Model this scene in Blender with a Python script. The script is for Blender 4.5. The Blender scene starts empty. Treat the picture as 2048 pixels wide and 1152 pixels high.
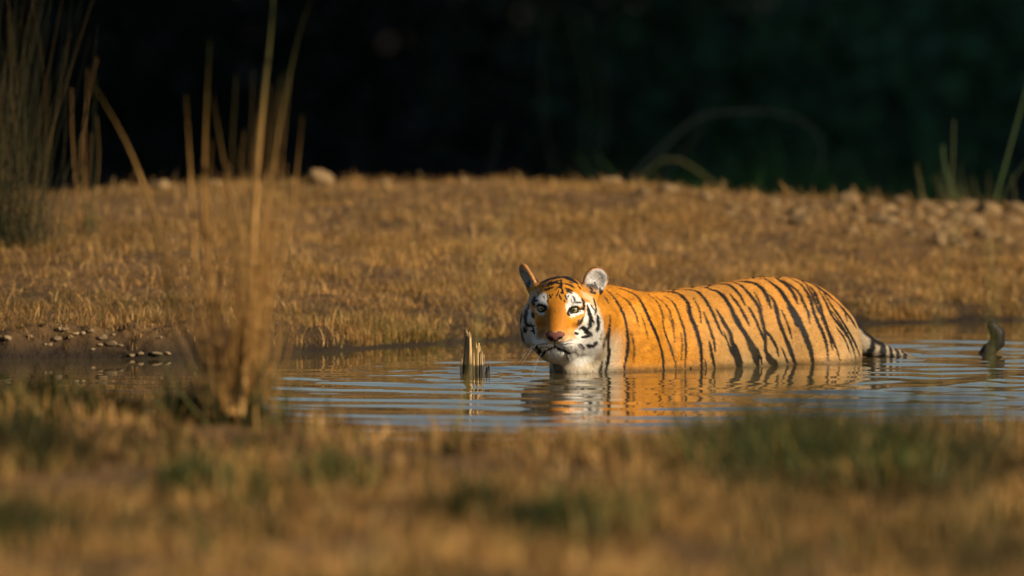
import bpy, bmesh, math, random
import numpy as np
from mathutils import Vector, Matrix
from mathutils.bvhtree import BVHTree
from math import radians, sin, cos, pi

#==SECTION camera, world, sun
SC = bpy.context.scene
COL = SC.collection
rng = np.random.default_rng(7)
random.seed(7)

CAM_H = 2.0
FPX = 23744.0                     # focal length in pixels of the 2048 px wide photograph
PITCH = math.atan(0.04288)
cam_d = bpy.data.cameras.new('camera')
cam = bpy.data.objects.new('camera', cam_d)
COL.objects.link(cam)
cam.location = (0, 0, CAM_H)
cam.rotation_euler = (pi / 2 - PITCH, 0, 0)
cam_d.sensor_width = 36.0
cam_d.lens = 36.0 * FPX / 2048.0
cam_d.clip_start = 0.5
cam_d.clip_end = 3000.0
cam_d.dof.use_dof = True
cam_d.dof.focus_distance = 39.75
cam_d.dof.aperture_fstop = 2.25
cam_d.dof.aperture_blades = 9
SC.camera = cam

SUN_EL, SUN_AZ = radians(26.0), radians(119.0)      # azimuth clockwise from +Y: behind the camera, to the right
world = bpy.data.worlds.new('World')
SC.world = world
world.use_nodes = True
wn = world.node_tree
sky = wn.nodes.new('ShaderNodeTexSky')
sky.sky_type = 'NISHITA'
sky.sun_disc = False
sky.sun_elevation = SUN_EL
sky.sun_rotation = SUN_AZ
sky.air_density = 1.0
sky.dust_density = 0.6
sky.ozone_density = 1.5
bg = wn.nodes['Background']
bg.inputs['Strength'].default_value = 0.05
wn.links.new(sky.outputs[0], bg.inputs['Color'])
sun_d = bpy.data.lights.new('sun', 'SUN')
sun_d.energy = 5.0
sun_d.angle = radians(0.5)
sun_d.color = (1.0, 0.85, 0.65)
sun = bpy.data.objects.new('sun', sun_d)
COL.objects.link(sun)
SUN_DIR = Vector((sin(SUN_AZ) * cos(SUN_EL), cos(SUN_AZ) * cos(SUN_EL), sin(SUN_EL)))
sun.rotation_euler = SUN_DIR.to_track_quat('Z', 'Y').to_euler()
SC.view_settings.view_transform = 'Standard'
SC.view_settings.look = 'None'
SC.view_settings.exposure = 0.46
SC.view_settings.gamma = 1.0
SC.render.engine = 'CYCLES'
SC.cycles.max_bounces = 6
SC.cycles.transparent_max_bounces = 8
SC.cycles.use_denoising = True
SC.cycles.denoising_prefilter = 'ACCURATE'
SC.cycles.use_adaptive_sampling = False

#==SECTION helpers
def ray(px, py):
    c, s = cos(PITCH), sin(PITCH)
    x = (px - 1024) / FPX; y = -(py - 576) / FPX
    return Vector((x, c + y * s, -s + y * c)).normalized()

def at(px, py, y):
    d = ray(px, py)
    t = y / d.y
    return Vector((d.x * t, y, CAM_H + d.z * t))

def tag(o, label=None, cat=None, group=None, kind=None):
    if label: o['label'] = label
    if cat: o['category'] = cat
    if group: o['group'] = group
    if kind: o['kind'] = kind
    return o

def empty(name, loc=(0, 0, 0)):
    o = bpy.data.objects.new(name, None)
    o.location = loc
    o.empty_display_size = 0.2
    COL.objects.link(o)
    return o

def np_mesh(name, V, F, mat, parent=None, smooth=True, colors=None, attr='tint', normals=None):
    """V (n,3) array; F list of (m,k) int arrays; colors (n,3) per vertex"""
    me = bpy.data.meshes.new(name)
    V = np.ascontiguousarray(V, dtype=np.float32)
    fs = [np.asarray(f, dtype=np.int32) for f in (F if isinstance(F, (list, tuple)) else [F]) if len(f)]
    li = np.concatenate([f.ravel() for f in fs])
    cnt = np.concatenate([np.full(len(f), f.shape[1], dtype=np.int32) for f in fs])
    st = np.concatenate([[0], np.cumsum(cnt)[:-1]]).astype(np.int32)
    me.vertices.add(len(V)); me.vertices.foreach_set('co', V.ravel())
    me.loops.add(len(li)); me.loops.foreach_set('vertex_index', li)
    me.polygons.add(len(cnt)); me.polygons.foreach_set('loop_start', st); me.polygons.foreach_set('loop_total', cnt)
    me.update(calc_edges=True)
    me.polygons.foreach_set('use_smooth', np.full(len(cnt), bool(smooth)))
    if colors is not None:
        a = me.attributes.new(attr, 'FLOAT_COLOR', 'POINT')
        c4 = np.ones((len(V), 4), dtype=np.float32); c4[:, :3] = colors
        a.data.foreach_set('color', c4.ravel())
    if normals is not None:
        me.normals_split_custom_set_from_vertices(np.asarray(normals, dtype=np.float32))
    me.materials.append(mat)
    o = bpy.data.objects.new(name, me)
    COL.objects.link(o)
    if parent is not None: o.parent = parent
    return o

def mat_new(name, color=(.5, .5, .5), rough=.6, attr=None, spec=.3, noise=None, bump=None, trans=0.0):
    m = bpy.data.materials.new(name); m.use_nodes = True
    nt = m.node_tree; N = nt.nodes; L = nt.links
    p = N['Principled BSDF']
    p.inputs['Roughness'].default_value = rough
    p.inputs['Specular IOR Level'].default_value = spec
    p.inputs['Base Color'].default_value = (*color, 1)
    src = None
    if attr:
        a = N.new('ShaderNodeAttribute'); a.attribute_name = attr
        src = a.outputs['Color']
    if noise:                                   # (scale, low, high) brightness variation
        tc = N.new('ShaderNodeTexCoord'); t = N.new('ShaderNodeTexNoise')
        t.inputs['Scale'].default_value = noise[0]; t.inputs['Detail'].default_value = 6
        L.new(tc.outputs['Object'], t.inputs['Vector'])
        mr = N.new('ShaderNodeMapRange'); mr.inputs['From Min'].default_value = .3; mr.inputs['From Max'].default_value = .7
        mr.inputs['To Min'].default_value = noise[1]; mr.inputs['To Max'].default_value = noise[2]
        L.new(t.outputs['Fac'], mr.inputs['Value'])
        mx = N.new('ShaderNodeMix'); mx.data_type = 'RGBA'; mx.blend_type = 'MULTIPLY'
        mx.inputs[0].default_value = 1
        if src: L.new(src, mx.inputs[6])
        else: mx.inputs[6].default_value = (*color, 1)
        L.new(mr.outputs[0], mx.inputs[7]); src = mx.outputs[2]
    if src: L.new(src, p.inputs['Base Color'])
    if bump:                                    # (scale, strength, distance)
        tc = N.new('ShaderNodeTexCoord'); t = N.new('ShaderNodeTexNoise')
        t.inputs['Scale'].default_value = bump[0]; t.inputs['Detail'].default_value = 8
        L.new(tc.outputs['Object'], t.inputs['Vector'])
        b = N.new('ShaderNodeBump'); b.inputs['Strength'].default_value = bump[1]; b.inputs['Distance'].default_value = bump[2]
        L.new(t.outputs['Fac'], b.inputs['Height']); L.new(b.outputs['Normal'], p.inputs['Normal'])
    if trans:
        tr = N.new('ShaderNodeBsdfTranslucent'); ms = N.new('ShaderNodeMixShader')
        ms.inputs[0].default_value = trans
        if src: L.new(src, tr.inputs['Color'])
        else: tr.inputs['Color'].default_value = (*color, 1)
        L.new(p.outputs[0], ms.inputs[1]); L.new(tr.outputs[0], ms.inputs[2])
        L.new(ms.outputs[0], N['Material Output'].inputs['Surface'])
    return m

def sstep(a, b, x):
    t = np.clip((np.asarray(x, dtype=float) - a) / (b - a), 0, 1)
    return t * t * (3 - 2 * t)

class VNoise:
    """tileable value noise on numpy arrays"""
    def __init__(self, seed, n=64):
        self.t = np.random.default_rng(seed).random((n, n)); self.n = n
    def one(self, x, y):
        n = self.n
        xi = np.floor(x).astype(int); yi = np.floor(y).astype(int)
        fx = x - xi; fy = y - yi
        fx = fx * fx * (3 - 2 * fx); fy = fy * fy * (3 - 2 * fy)
        x0 = xi % n; x1 = (xi + 1) % n; y0 = yi % n; y1 = (yi + 1) % n
        t = self.t
        return (t[x0, y0] * (1 - fx) + t[x1, y0] * fx) * (1 - fy) + (t[x0, y1] * (1 - fx) + t[x1, y1] * fx) * fy
    def __call__(self, x, y, s=1.0, oct=3):
        x = np.asarray(x, float) / s; y = np.asarray(y, float) / s
        v = 0; a = 1; w = 0
        for k in range(oct):
            v = v + a * self.one(x + 17.3 * k, y + 9.1 * k); w += a; a *= .5; x = x * 2; y = y * 2
        return v / w
#==SECTION ground, water, added shade slope
N1, N2_, N3 = VNoise(11), VNoise(12), VNoise(13)
def shore_far(x):
    y = np.interp(x, [-40, -4, -1.75, -1.15, -.65, 0, .7, 1.6, 2.4, 5, 40], [40.6, 40.8, 40.9, 41.05, 41.45, 42.3, 43.1, 43.8, 44.1, 44.4, 44.6])
    return y + .28 * (N1(x + 60, x * 0 + 3, .55, 3) - .5) * sstep(5, 3, np.abs(x))
def shore_near(x):
    y = np.interp(x, [-40, -4, -1.7, -1.1, -.66, -.35, .45, .8, 2.2, 5, 40], [35.6, 35.6, 35.7, 35.5, 35.3, 34.3, 34.2, 34.7, 35.0, 35.0, 35.0])
    return y + .3 * (N1(x + 60, x * 0 + 30, .5, 3) - .5) * sstep(5, 3, np.abs(x))
def crest(x):
    return np.interp(x, [-40, -2.4, -1.0, 0, .6, 1.2, 2.2, 40], [.372, .362, .382, .392, .375, .325, .275, .26])
def height(x, y):
    x = np.asarray(x, float); y = np.asarray(y, float)
    df = y - shore_far(x); dn = shore_near(x) - y
    cz = crest(x)
    left = sstep(-.6, -1.2, x)
    step = (.035 + .05 * left) * sstep(-.03, .16 - .05 * left, df)
    t = np.clip(df / np.maximum(47.3 - shore_far(x), .5), 0, 1)
    far = step + (cz - step) * (t ** .85)
    far = far - sstep(47.2, 51.0, y) * (cz + .55) + sstep(98, 140, y) * 1.6 + sstep(100, 400, y) * 24
    bumps = (N2_(x + 100, y + 100, .9, 4) - .5) * .09 + (N3(x + 50, y + 50, .16, 2) - .5) * .030
    clod = (N1(x * 1.0 + 300, y + 300, .07, 3) - .45) * .075 * sstep(-.02, .06, df) * sstep(.42, .15, df) * (.25 + .75 * left)
    far = far + clod
    far = np.where(df > 0, far + bumps * sstep(0, .5, df) * sstep(60, 50, y), np.maximum(-.5, df * .45))
    near = .15 * (1 - np.exp(-np.maximum(dn, 0) / .6)) + bumps * 1.1 * sstep(0, .6, dn) * sstep(10, 20, y)
    near = np.where(dn > 0, near, np.maximum(-.5, dn * .4))
    return np.where(y > 39, far, np.maximum(near, -.5))
def axis(*seg):
    out = []
    for a, b, n in seg: out.append(np.linspace(a, b, n, endpoint=False))
    return np.concatenate(out + [[seg[-1][1]]])
gxs = axis((-420, -60, 14), (-60, -8, 26), (-8, -3.2, 24), (-3.2, -2.4, 20), (-2.4, -.5, 160), (-.5, 3.2, 92), (3.2, 8, 24), (8, 60, 26), (60, 420, 14))
gys = axis((-60, 0, 12), (0, 24, 24), (24, 33.4, 110), (33.4, 36.2, 80), (36.2, 40.3, 14), (40.3, 40.75, 20), (40.75, 41.7, 100), (41.7, 48.5, 180), (48.5, 60, 50), (60, 120, 40), (120, 700, 40))
GX, GY = np.meshgrid(gxs, gys, indexing='ij')
GZ = height(GX, GY)
ny = len(gys)
i = np.arange(len(gxs) - 1)[:, None] * ny; j = np.arange(ny - 1)[None]
GF = np.stack([i + j, i + ny + j, i + ny + j + 1, i + j + 1], -1).reshape(-1, 4)
def mat_ground():
    m = bpy.data.materials.new('ground'); m.use_nodes = True
    nt = m.node_tree; N = nt.nodes; L = nt.links
    p = N['Principled BSDF']; p.inputs['Roughness'].default_value = .9; p.inputs['Specular IOR Level'].default_value = .15
    tc = N.new('ShaderNodeTexCoord')
    def noise(s, d=6):
        t = N.new('ShaderNodeTexNoise'); t.inputs['Scale'].default_value = s; t.inputs['Detail'].default_value = d
        L.new(tc.outputs['Object'], t.inputs['Vector']); return t
    a, b = noise(1.6), noise(22)
    cr = N.new('ShaderNodeValToRGB'); e = cr.color_ramp.elements
    e[0].position = .32; e[0].color = (.050, .028, .012, 1)
    e[1].position = .68; e[1].color = (.20, .110, .038, 1)
    ad = N.new('ShaderNodeMath'); ad.operation = 'MULTIPLY_ADD'; ad.inputs[1].default_value = .45
    L.new(a.outputs['Fac'], ad.inputs[0])
    m2 = N.new('ShaderNodeMath'); m2.operation = 'MULTIPLY'; m2.inputs[1].default_value = .55
    L.new(b.outputs['Fac'], m2.inputs[0]); L.new(m2.outputs[0], ad.inputs[2])
    L.new(ad.outputs[0], cr.inputs['Fac'])
    # damp mud by the waterline
    sx = N.new('ShaderNodeSeparateXYZ'); L.new(tc.outputs['Object'], sx.inputs[0])
    mr = N.new('ShaderNodeMapRange'); mr.inputs['From Min'].default_value = .015; mr.inputs['From Max'].default_value = .15
    L.new(sx.outputs['Z'], mr.inputs['Value'])
    mx = N.new('ShaderNodeMix'); mx.data_type = 'RGBA'
    mx.inputs[6].default_value = (.022, .015, .009, 1)
    L.new(mr.outputs[0], mx.inputs[0]); L.new(cr.outputs[0], mx.inputs[7])
    L.new(mx.outputs[2], p.inputs['Base Color'])
    bp = N.new('ShaderNodeBump'); bp.inputs['Strength'].default_value = .8; bp.inputs['Distance'].default_value = .03
    L.new(b.outputs['Fac'], bp.inputs['Height']); L.new(bp.outputs[0], p.inputs['Normal'])
    return m
ground = np_mesh('ground', np.stack([GX, GY, GZ], -1).reshape(-1, 3), GF, mat_ground())
tag(ground, 'brown earth of the pond banks and the land behind', 'ground', kind='structure')

# pond water: a real rippled surface
def ripple(x, y):
    z = 0
    cx, cy = .30, 39.95                                       # rings spreading from the wading animal
    d = np.hypot(x - cx, y - cy)
    wob = (N1(x + 200, y * .5 + 200, .6, 3) - .5) * 4.5
    z = z + .0020 * np.sin(2 * pi * d / .42 + wob) * sstep(.1, .9, d) * np.exp(-np.maximum(d - 2.2, 0) / 2.5)
    z = z +   .0007 * np.sin(2 * pi * d / .17 + 1.7 * wob + 1) * np.exp(-d / 2.0)
    d2 = np.hypot(x - 1.55, y - 41.1)
    z = z + .0014 * np.sin(2 * pi * d2 / .26 + wob) * sstep(.03, .3, d2) * np.exp(-d2 / 1.6)
    d3 = np.hypot(x + .15, y - 39.9)
    z = z + .0007 * np.sin(2 * pi * d3 / .10) * np.exp(-d3 / .35)
    z = z + .0006 * np.sin(2 * pi * (y * .96 + x * .25) / .30 + 3 * (N2_(x + 20, y + 20, 1.1, 2) - .5) * 2)
    calm = 1 - .85 * sstep(1.9, .4, shore_far(x) - y) 
    z = z + (N3(x * .35 + 9, y * 1.2 + 9, .10, 3) - .5) * .0010
    gust = .25 + 1.35 * sstep(.25, .75, N2_(x * .8 + 140, y * .35 + 140, .55, 3))
    return z * calm * gust
wx = axis((-60, -6, 27), (-6, -2.6, 34), (-2.6, 2.6, 230), (2.6, 6, 34), (6, 60, 27))
wy = axis((32.8, 34.0, 20), (34.0, 44.6, 1000), (44.6, 45.2, 8))
WX, WY = np.meshgrid(wx, wy, indexing='ij')
WZ = ripple(WX, WY) * sstep(5.5, 3, np.abs(WX))
n_ = len(wy); i = np.arange(len(wx) - 1)[:, None] * n_; j = np.arange(n_ - 1)[None]
WF = np.stack([i + j, i + n_ + j, i + n_ + j + 1, i + j + 1], -1).reshape(-1, 4)
m_water = bpy.data.materials.new('pond_water'); m_water.use_nodes = True
p = m_water.node_tree.nodes['Principled BSDF']
p.inputs['Base Color'].default_value = (.075, .055, .022, 1); p.inputs['Roughness'].default_value = .025; p.inputs['IOR'].default_value = 1.33
p.inputs['Specular IOR Level'].default_value = .5
water = np_mesh('water', np.stack([WX, WY, WZ], -1).reshape(-1, 3), WF, m_water)
tag(water, 'rippled brown pond water between the two banks', 'water', kind='structure')

# added slope, unseen at the right, shaped to shade everything behind the bank
hx_, hy_ = np.meshgrid(np.linspace(8, 120, 90), np.linspace(-40, 130, 120), indexing='ij')
qq = (hx_ * cos(SUN_AZ - pi / 2 + 0) * 0 + (hx_ * -SUN_DIR.y + hy_ * SUN_DIR.x) / math.hypot(SUN_DIR.x, SUN_DIR.y))
QLIT = 1.0 + (2.6 * -SUN_DIR.y + 48.6 * SUN_DIR.x) / math.hypot(SUN_DIR.x, SUN_DIR.y)
tt = (hx_ * SUN_DIR.x + hy_ * SUN_DIR.y) / math.hypot(SUN_DIR.x, SUN_DIR.y)
HZ = 23 * sstep(QLIT, QLIT + 4.0, qq) * sstep(-18, -6, tt) * (1 - .0 * tt) + (N1(hx_ + 99, hy_ + 99, 9, 3) - .5) * 2.0 - 1.5
n_ = hx_.shape[1]; i = np.arange(hx_.shape[0] - 1)[:, None] * n_; j = np.arange(n_ - 1)[None]
HF = np.stack([i + j, i + n_ + j, i + n_ + j + 1, i + j + 1], -1).reshape(-1, 4)
m_shade_hill = mat_new('shade_hillside', (.035, .045, .018), .95, noise=(.6, .5, 1.3))
added_shade_hill = np_mesh('added_shade_hill', np.stack([hx_, hy_, HZ], -1).reshape(-1, 3), HF, m_shade_hill)
tag(added_shade_hill, 'added dark green slope out of view at the right, shading the land behind the bank', 'added_shade_hill', kind='structure')
#==SECTION tiger
# frame of the animal: u backwards along the spine, w to its right (away from the camera), z up
T_O = np.array([0.233, 40.14, 0.0])
T_U = np.array([0.775, 0.632, 0.0]) / math.hypot(.775, .632)
T_W = np.array([-T_U[1], T_U[0], 0.0])
def to_t(p):
    d = np.asarray(p, float) - T_O
    return np.stack([d @ T_U, d @ T_W, d[..., 2]], -1)
def from_t(q):
    q = np.asarray(q, float)
    return T_O + q[..., :1] * T_U + q[..., 1:2] * T_W + q[..., 2:3] * np.array([0, 0, 1.0])

# frame of the head (world axes): S to the animal's left, U up, F out of the face
_yaw, _pit, _rol = radians(5.0), radians(6.0), radians(2.5)
H_F = np.array([-sin(_yaw) * cos(_pit), -cos(_yaw) * cos(_pit), -sin(_pit)])
_S = np.cross(H_F, [0, 0, 1.0]) * -1
_S /= np.linalg.norm(_S)
if _S[0] < 0: _S = -_S
_U = np.cross(_S, -H_F); _U /= np.linalg.norm(_U)
if _U[2] < 0: _U = -_U
H_S = _S * cos(_rol) - _U * sin(_rol)
H_U = _U * cos(_rol) + _S * sin(_rol)
H_O = np.array(at(1119.5, 620, 39.93))
def from_h(q):
    q = np.asarray(q, float)
    return H_O + q[..., :1] * H_S + q[..., 1:2] * H_U + q[..., 2:3] * H_F
def to_h(p):
    d = np.asarray(p, float) - H_O
    return np.stack([d @ H_S, d @ H_U, d @ H_F], -1)

GS = 0.0034
GMIN = np.array([-.46, -.36, -.56]); GMAX = np.array([1.92, .30, .40])
GN = np.ceil((GMAX - GMIN) / GS).astype(int) + 1
gx = [(GMIN[i] + GS * np.arange(GN[i])).astype(np.float32) for i in range(3)]
FIELD = np.full(GN, 0.3, dtype=np.float32)

def smin(a, b, k):
    h = np.maximum(k - np.abs(a - b), 0) / k
    return np.minimum(a, b) - h * h * k * .25
def box_of(pts, rad):
    pts = np.atleast_2d(pts)
    lo = np.floor((pts.min(0) - rad - GMIN) / GS).astype(int); hi = np.ceil((pts.max(0) + rad - GMIN) / GS).astype(int) + 1
    lo = np.clip(lo, 0, GN - 1); hi = np.clip(hi, 1, GN)
    return tuple(slice(l, h) for l, h in zip(lo, hi))
def coords(sl):
    return np.meshgrid(gx[0][sl[0]], gx[1][sl[1]], gx[2][sl[2]], indexing='ij')
def apply(sl, d, k, sub=False):
    if sub: FIELD[sl] = -smin(-FIELD[sl], d.astype(np.float32), k)
    else: FIELD[sl] = smin(FIELD[sl], d.astype(np.float32), k)
def ell(c, r, k=.03, A=None, sub=False):
    """ellipsoid in animal coordinates; A rows = its axes (in animal coordinates)"""
    c = np.asarray(c, float); r = np.asarray(r, float)
    sl = box_of(c, max(r) + k + .02)
    X, Y, Z = coords(sl); X = X - c[0]; Y = Y - c[1]; Z = Z - c[2]
    if A is not None:
        X, Y, Z = (A[i][0] * X + A[i][1] * Y + A[i][2] * Z for i in range(3))
    k0 = np.sqrt((X / r[0]) ** 2 + (Y / r[1]) ** 2 + (Z / r[2]) ** 2)
    k1 = np.sqrt((X / r[0] ** 2) ** 2 + (Y / r[1] ** 2) ** 2 + (Z / r[2] ** 2) ** 2) + 1e-6
    apply(sl, k0 * (k0 - 1) / k1, k, sub)
def cone(a, b, ra, rb, k=.03, sub=False, flat=None):
    a = np.asarray(a, float); b = np.asarray(b, float)
    sl = box_of([a, b], max(ra, rb) + k + .02)
    X, Y, Z = coords(sl)
    ab = b - a; L2 = ab @ ab
    t = np.clip(((X - a[0]) * ab[0] + (Y - a[1]) * ab[1] + (Z - a[2]) * ab[2]) / L2, 0, 1)
    d = np.sqrt((X - a[0] - t * ab[0]) ** 2 + (Y - a[1] - t * ab[1]) ** 2 + (Z - a[2] - t * ab[2]) ** 2)
    apply(sl, d - (ra + (rb - ra) * t), k, sub)
HA = np.array([to_t(from_h(np.eye(3)[i])) - to_t(from_h(np.zeros(3))) for i in range(3)])   # head axes in animal coordinates
def hp(s, u, f): return to_t(from_h(np.array([s, u, f], float)))
def hell(c, r, k=.02, sub=False, rot=None):
    A = HA
    if rot is not None: A = np.asarray(rot) @ HA
    ell(hp(*c), r, k, A, sub)
def hcone(a, b, ra, rb, k=.02, sub=False): cone(hp(*a), hp(*b), ra, rb, k, sub)

# --- torso: stations u, top z, bottom z, half width
ST = np.array([
    (-.05, .14, -.12, .06), (-.01, .20, -.15, .105), (.03, .250, -.17, .142), (.07, .272, -.17, .168), (.1124, .2745, -.165, .178), (.185, .272, -.16, .180),
    (.282, .256, -.155, .180), (.355, .257, -.15, .182), (.45, .266, -.15, .184), (.557, .2725, -.145, .184), (.674, .284, -.13, .178),
    (.776, .296, -.11, .172), (.889, .2945, -.10, .168), (.964, .284, -.09, .160), (1.039, .262, -.08, .145), (1.10, .229, -.06, .122),
    (1.153, .188, -.03, .085), (1.20, .145, .03, .04)])
sl = box_of([(-.2, 0, 0), (1.2, 0, .08)], .26)
X, Y, Z = coords(sl)
u1 = gx[0][sl[0]]
uu = np.clip(u1, -.05, 1.20)
def spl(col):
    from_ = np.interp(uu, ST[:, 0], ST[:, col])
    k = np.ones(13) / 13
    p = np.pad(from_, 6, mode='edge')
    return np.convolve(p, k, 'valid')
top, bot, hw = spl(1)[:, None, None], spl(2)[:, None, None], spl(3)[:, None, None]
zc = (top + bot) / 2; hh = (top - bot) / 2
zn = np.clip((Z - zc) / hh, -1.3, 1.3)
hw2 = hw * (1 - .16 * np.clip(zn, 0, 1) ** 2 )
over = (np.abs(u1 - uu)[:, None, None])
rr = np.sqrt((Y / hw2) ** 2 + ((Z - zc) / hh) ** 2)
d = (rr - 1) * np.minimum(hw2, hh) * .92 + over * 1.0
apply(sl, d, .02)
del X, Y, Z, rr, d, zn, hw2
# --- shoulder, haunch and their muscle masses on both sides, legs down to the pond bed, paws
for s in (-1, 1):
    ell((.13, s * .134, .085), (.095, .052, .150), .04)
    ell((.09, s * .110, .02), (.070, .050, .13), .05)
    ell((.95, s * .116, .050), (.150, .068, .170), .045)
    ell((1.07, s * .085, .02), (.10, .060, .15), .05)
    cone((.09, s * .11, -.10), (.13, s * .115, -.27), .070, .052, .05)
    cone((.13, s * .115, -.27), (.08, s * .11, -.47), .050, .036, .02)
    cone((.08, s * .11, -.47), (-.01, s * .11, -.50), .040, .036, .02)
    cone((.98, s * .12, -.05), (.86, s * .125, -.20), .100, .060, .05)
    cone((.86, s * .125, -.20), (1.04, s * .12, -.33), .056, .036, .03)
    cone((1.04, s * .12, -.33), (.99, s * .12, -.47), .034, .034, .02)
    cone((.99, s * .12, -.47), (.90, s * .12, -.50), .038, .034, .02)
for s in (-1, 1):                                                   # folds of loose skin behind the elbow and in front of the thigh
    cone((.235, s * .196, .15), (.215, s * .200, -.03), .022, .024, .03, sub=True)
    cone((.045, s * .182, .12), (.040, s * .186, -.02), .018, .020, .03, sub=True)
    cone((.790, s * .190, .10), (.770, s * .196, -.05), .024, .028, .04, sub=True)
# --- neck and forechest
cone((.09, -.01, .125), (-.06, -.085, .150), .138, .105, .06)
cone((-.06, -.085, .150), hp(0, -.02, -.07), .105, .080, .04)
cone(hp(.02, -.09, -.04), to_t(np.array(at(1146, 800, 39.99))), .058, .074, .04)
ell((.03, -.06, -.03), (.10, .10, .15), .05)
# --- tail: droops into the water, runs below it and lifts its tip out again
TAIL = [to_t(np.array(at(*p))) for p in ((1655, 640, 40.86), (1698, 664, 40.93), (1725, 688, 40.98), (1760, 705, 41.02), (1800, 718, 41.06), (1850, 735, 41.12), (1915, 748, 41.2),
                                        (1955, 728, 41.28), (1977, 702, 41.3), (1995, 684, 41.3), (1995, 668, 41.3), (1984, 651, 41.3))]
TR = [.036, .040, .036, .031, .026, .024, .023, .022, .021, .021, .021, .017]
for i in range(len(TAIL) - 1):
    cone(TAIL[i], TAIL[i + 1], TR[i], TR[i + 1], .035 if i < 1 else .015)
# --- head
hell((0, .015, -.025), (.100, .096, .115), .02)                     # cranium
hell((0, .030, .030), (.074, .060, .058), .03)                      # forehead
for s in (-1, 1):
    hell((s * .068, -.036, .000), (.054, .070, .066), .035)          # cheek
    hell((s * .092, -.060, -.035), (.036, .075, .036), .025)         # ruff
    hell((s * .070, -.095, -.005), (.036, .042, .040), .03)         # lower ruff
    hell((s * .050, .036, .066), (.030, .016, .024), .025)           # brow
    hell((s * .036, -.094, .108), (.045, .032, .046), .018)         # whisker pad
    hell((s * .058, -.024, .052), (.032, .020, .030), .02)          # cheekbone
hell((0, -.010, .070), (.050, .050, .042), .03)                     # root of the nose
hcone((-.009, .0, .090), (-.010, -.056, .142), .030, .025, .02)     # bridge of the nose
hcone((.009, .0, .090), (.010, -.056, .142), .030, .025, .02)
hell((0, -.066, .155), (.034, .021, .020), .012)                    # nose pad
hell((0, -.118, .098), (.042, .030, .042), .02)                     # chin
hell((0, -.095, .030), (.082, .060, .080), .03)                     # jaw
hell((0, -.122, .040), (.055, .042, .060), .03)
for s in (-1, 1):
    hell((s * .0545, .0165, .100), (.0165, .0062, .022), .005, sub=True, rot=[(cos(.22), -s * sin(.22) * -1, 0), (-s * sin(.22), cos(.22), 0), (0, 0, 1)])  # eye socket
    hell((s * .018, -.072, .174), (.008, .006, .008), .004, sub=True)   # nostril
    hcone((s * .004, -.107, .160), (s * .05, -.118, .110), .004, .004, .006, sub=True)   # mouth line
# ears: shallow cups
def basis(n, upv):
    n = np.array(n, float); n /= np.linalg.norm(n)
    r = np.cross(upv, n); r /= np.linalg.norm(r)
    return np.array([r, np.cross(n, r), n])
EARS = []
def ear(c, n, upv, rx, ry):
    B = basis(n, upv)
    c = np.array(c, float)
    hell(c, (rx, ry, .015), .012, rot=B)
    hell(c + B[2] * .020, (rx * .82, ry * .86, .021), .006, sub=True, rot=B)
    hcone(c - B[1] * ry * .7 - B[2] * .004, c - B[1] * ry * 1.15 - B[2] * .01, .024, .034, .02)
    EARS.append((c, B, rx, ry))
ear((.113, .096, -.040), (.25, .05, 1), (.35, 1, 0), .042, .051)
ear((-.112, .096, -.040), (-.72, -.40, .56), (-.5, .86, 0), .036, .055)

# --- surface nets: the field becomes one continuous skin
def surface_nets(F):
    S = F < 0
    nx, ny, nz = F.shape
    acc = np.zeros((nx - 1, ny - 1, nz - 1), dtype=np.uint8)
    for i in (0, 1):
        for j in (0, 1):
            for k in (0, 1):
                acc += S[i:nx - 1 + i, j:ny - 1 + j, k:nz - 1 + k]
    act = (acc > 0) & (acc < 8)
    I = np.argwhere(act)
    vid = np.full(act.shape, -1, dtype=np.int32); vid[act] = np.arange(len(I))
    P = np.zeros((len(I), 3)); C = np.zeros(len(I))
    for ax in range(3):
        o1, o2 = [a for a in range(3) if a != ax]
        for a in (0, 1):
            for b in (0, 1):
                off = np.zeros(3, int); off[o1] = a; off[o2] = b
                off2 = off.copy(); off2[ax] = 1
                A = I + off; B = I + off2
                fa = F[A[:, 0], A[:, 1], A[:, 2]]; fb = F[B[:, 0], B[:, 1], B[:, 2]]
                m = (fa < 0) != (fb < 0)
                t = fa[m] / (fa[m] - fb[m])
                p = off[None, :] + np.zeros((m.sum(), 3)); p[:, ax] += t
                P[m] += p; C[m] += 1
    V = GMIN + GS * (I + P / C[:, None])
    Q = []
    for ax in range(3):
        o1, o2 = (ax + 1) % 3, (ax + 2) % 3
        sl0 = [slice(1, -1)] * 3; sl1 = [slice(1, -1)] * 3
        sl0[ax] = slice(0, -1); sl1[ax] = slice(1, None)
        a = S[tuple(sl0)]; b = S[tuple(sl1)]
        for flip, m in ((False, a & ~b), (True, ~a & b)):
            E = np.argwhere(m)
            for o in (o1, o2): E[:, o] += 1
            def cell(d1, d2):
                G = E.copy(); G[:, o1] += d1; G[:, o2] += d2
                return vid[G[:, 0], G[:, 1], G[:, 2]]
            q = np.stack([cell(-1, -1), cell(0, -1), cell(0, 0), cell(-1, 0)], 1)
            if flip: q = q[:, ::-1]
            Q.append(q)
    return V, np.concatenate(Q)
TV, TQ = surface_nets(FIELD)
del FIELD
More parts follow.
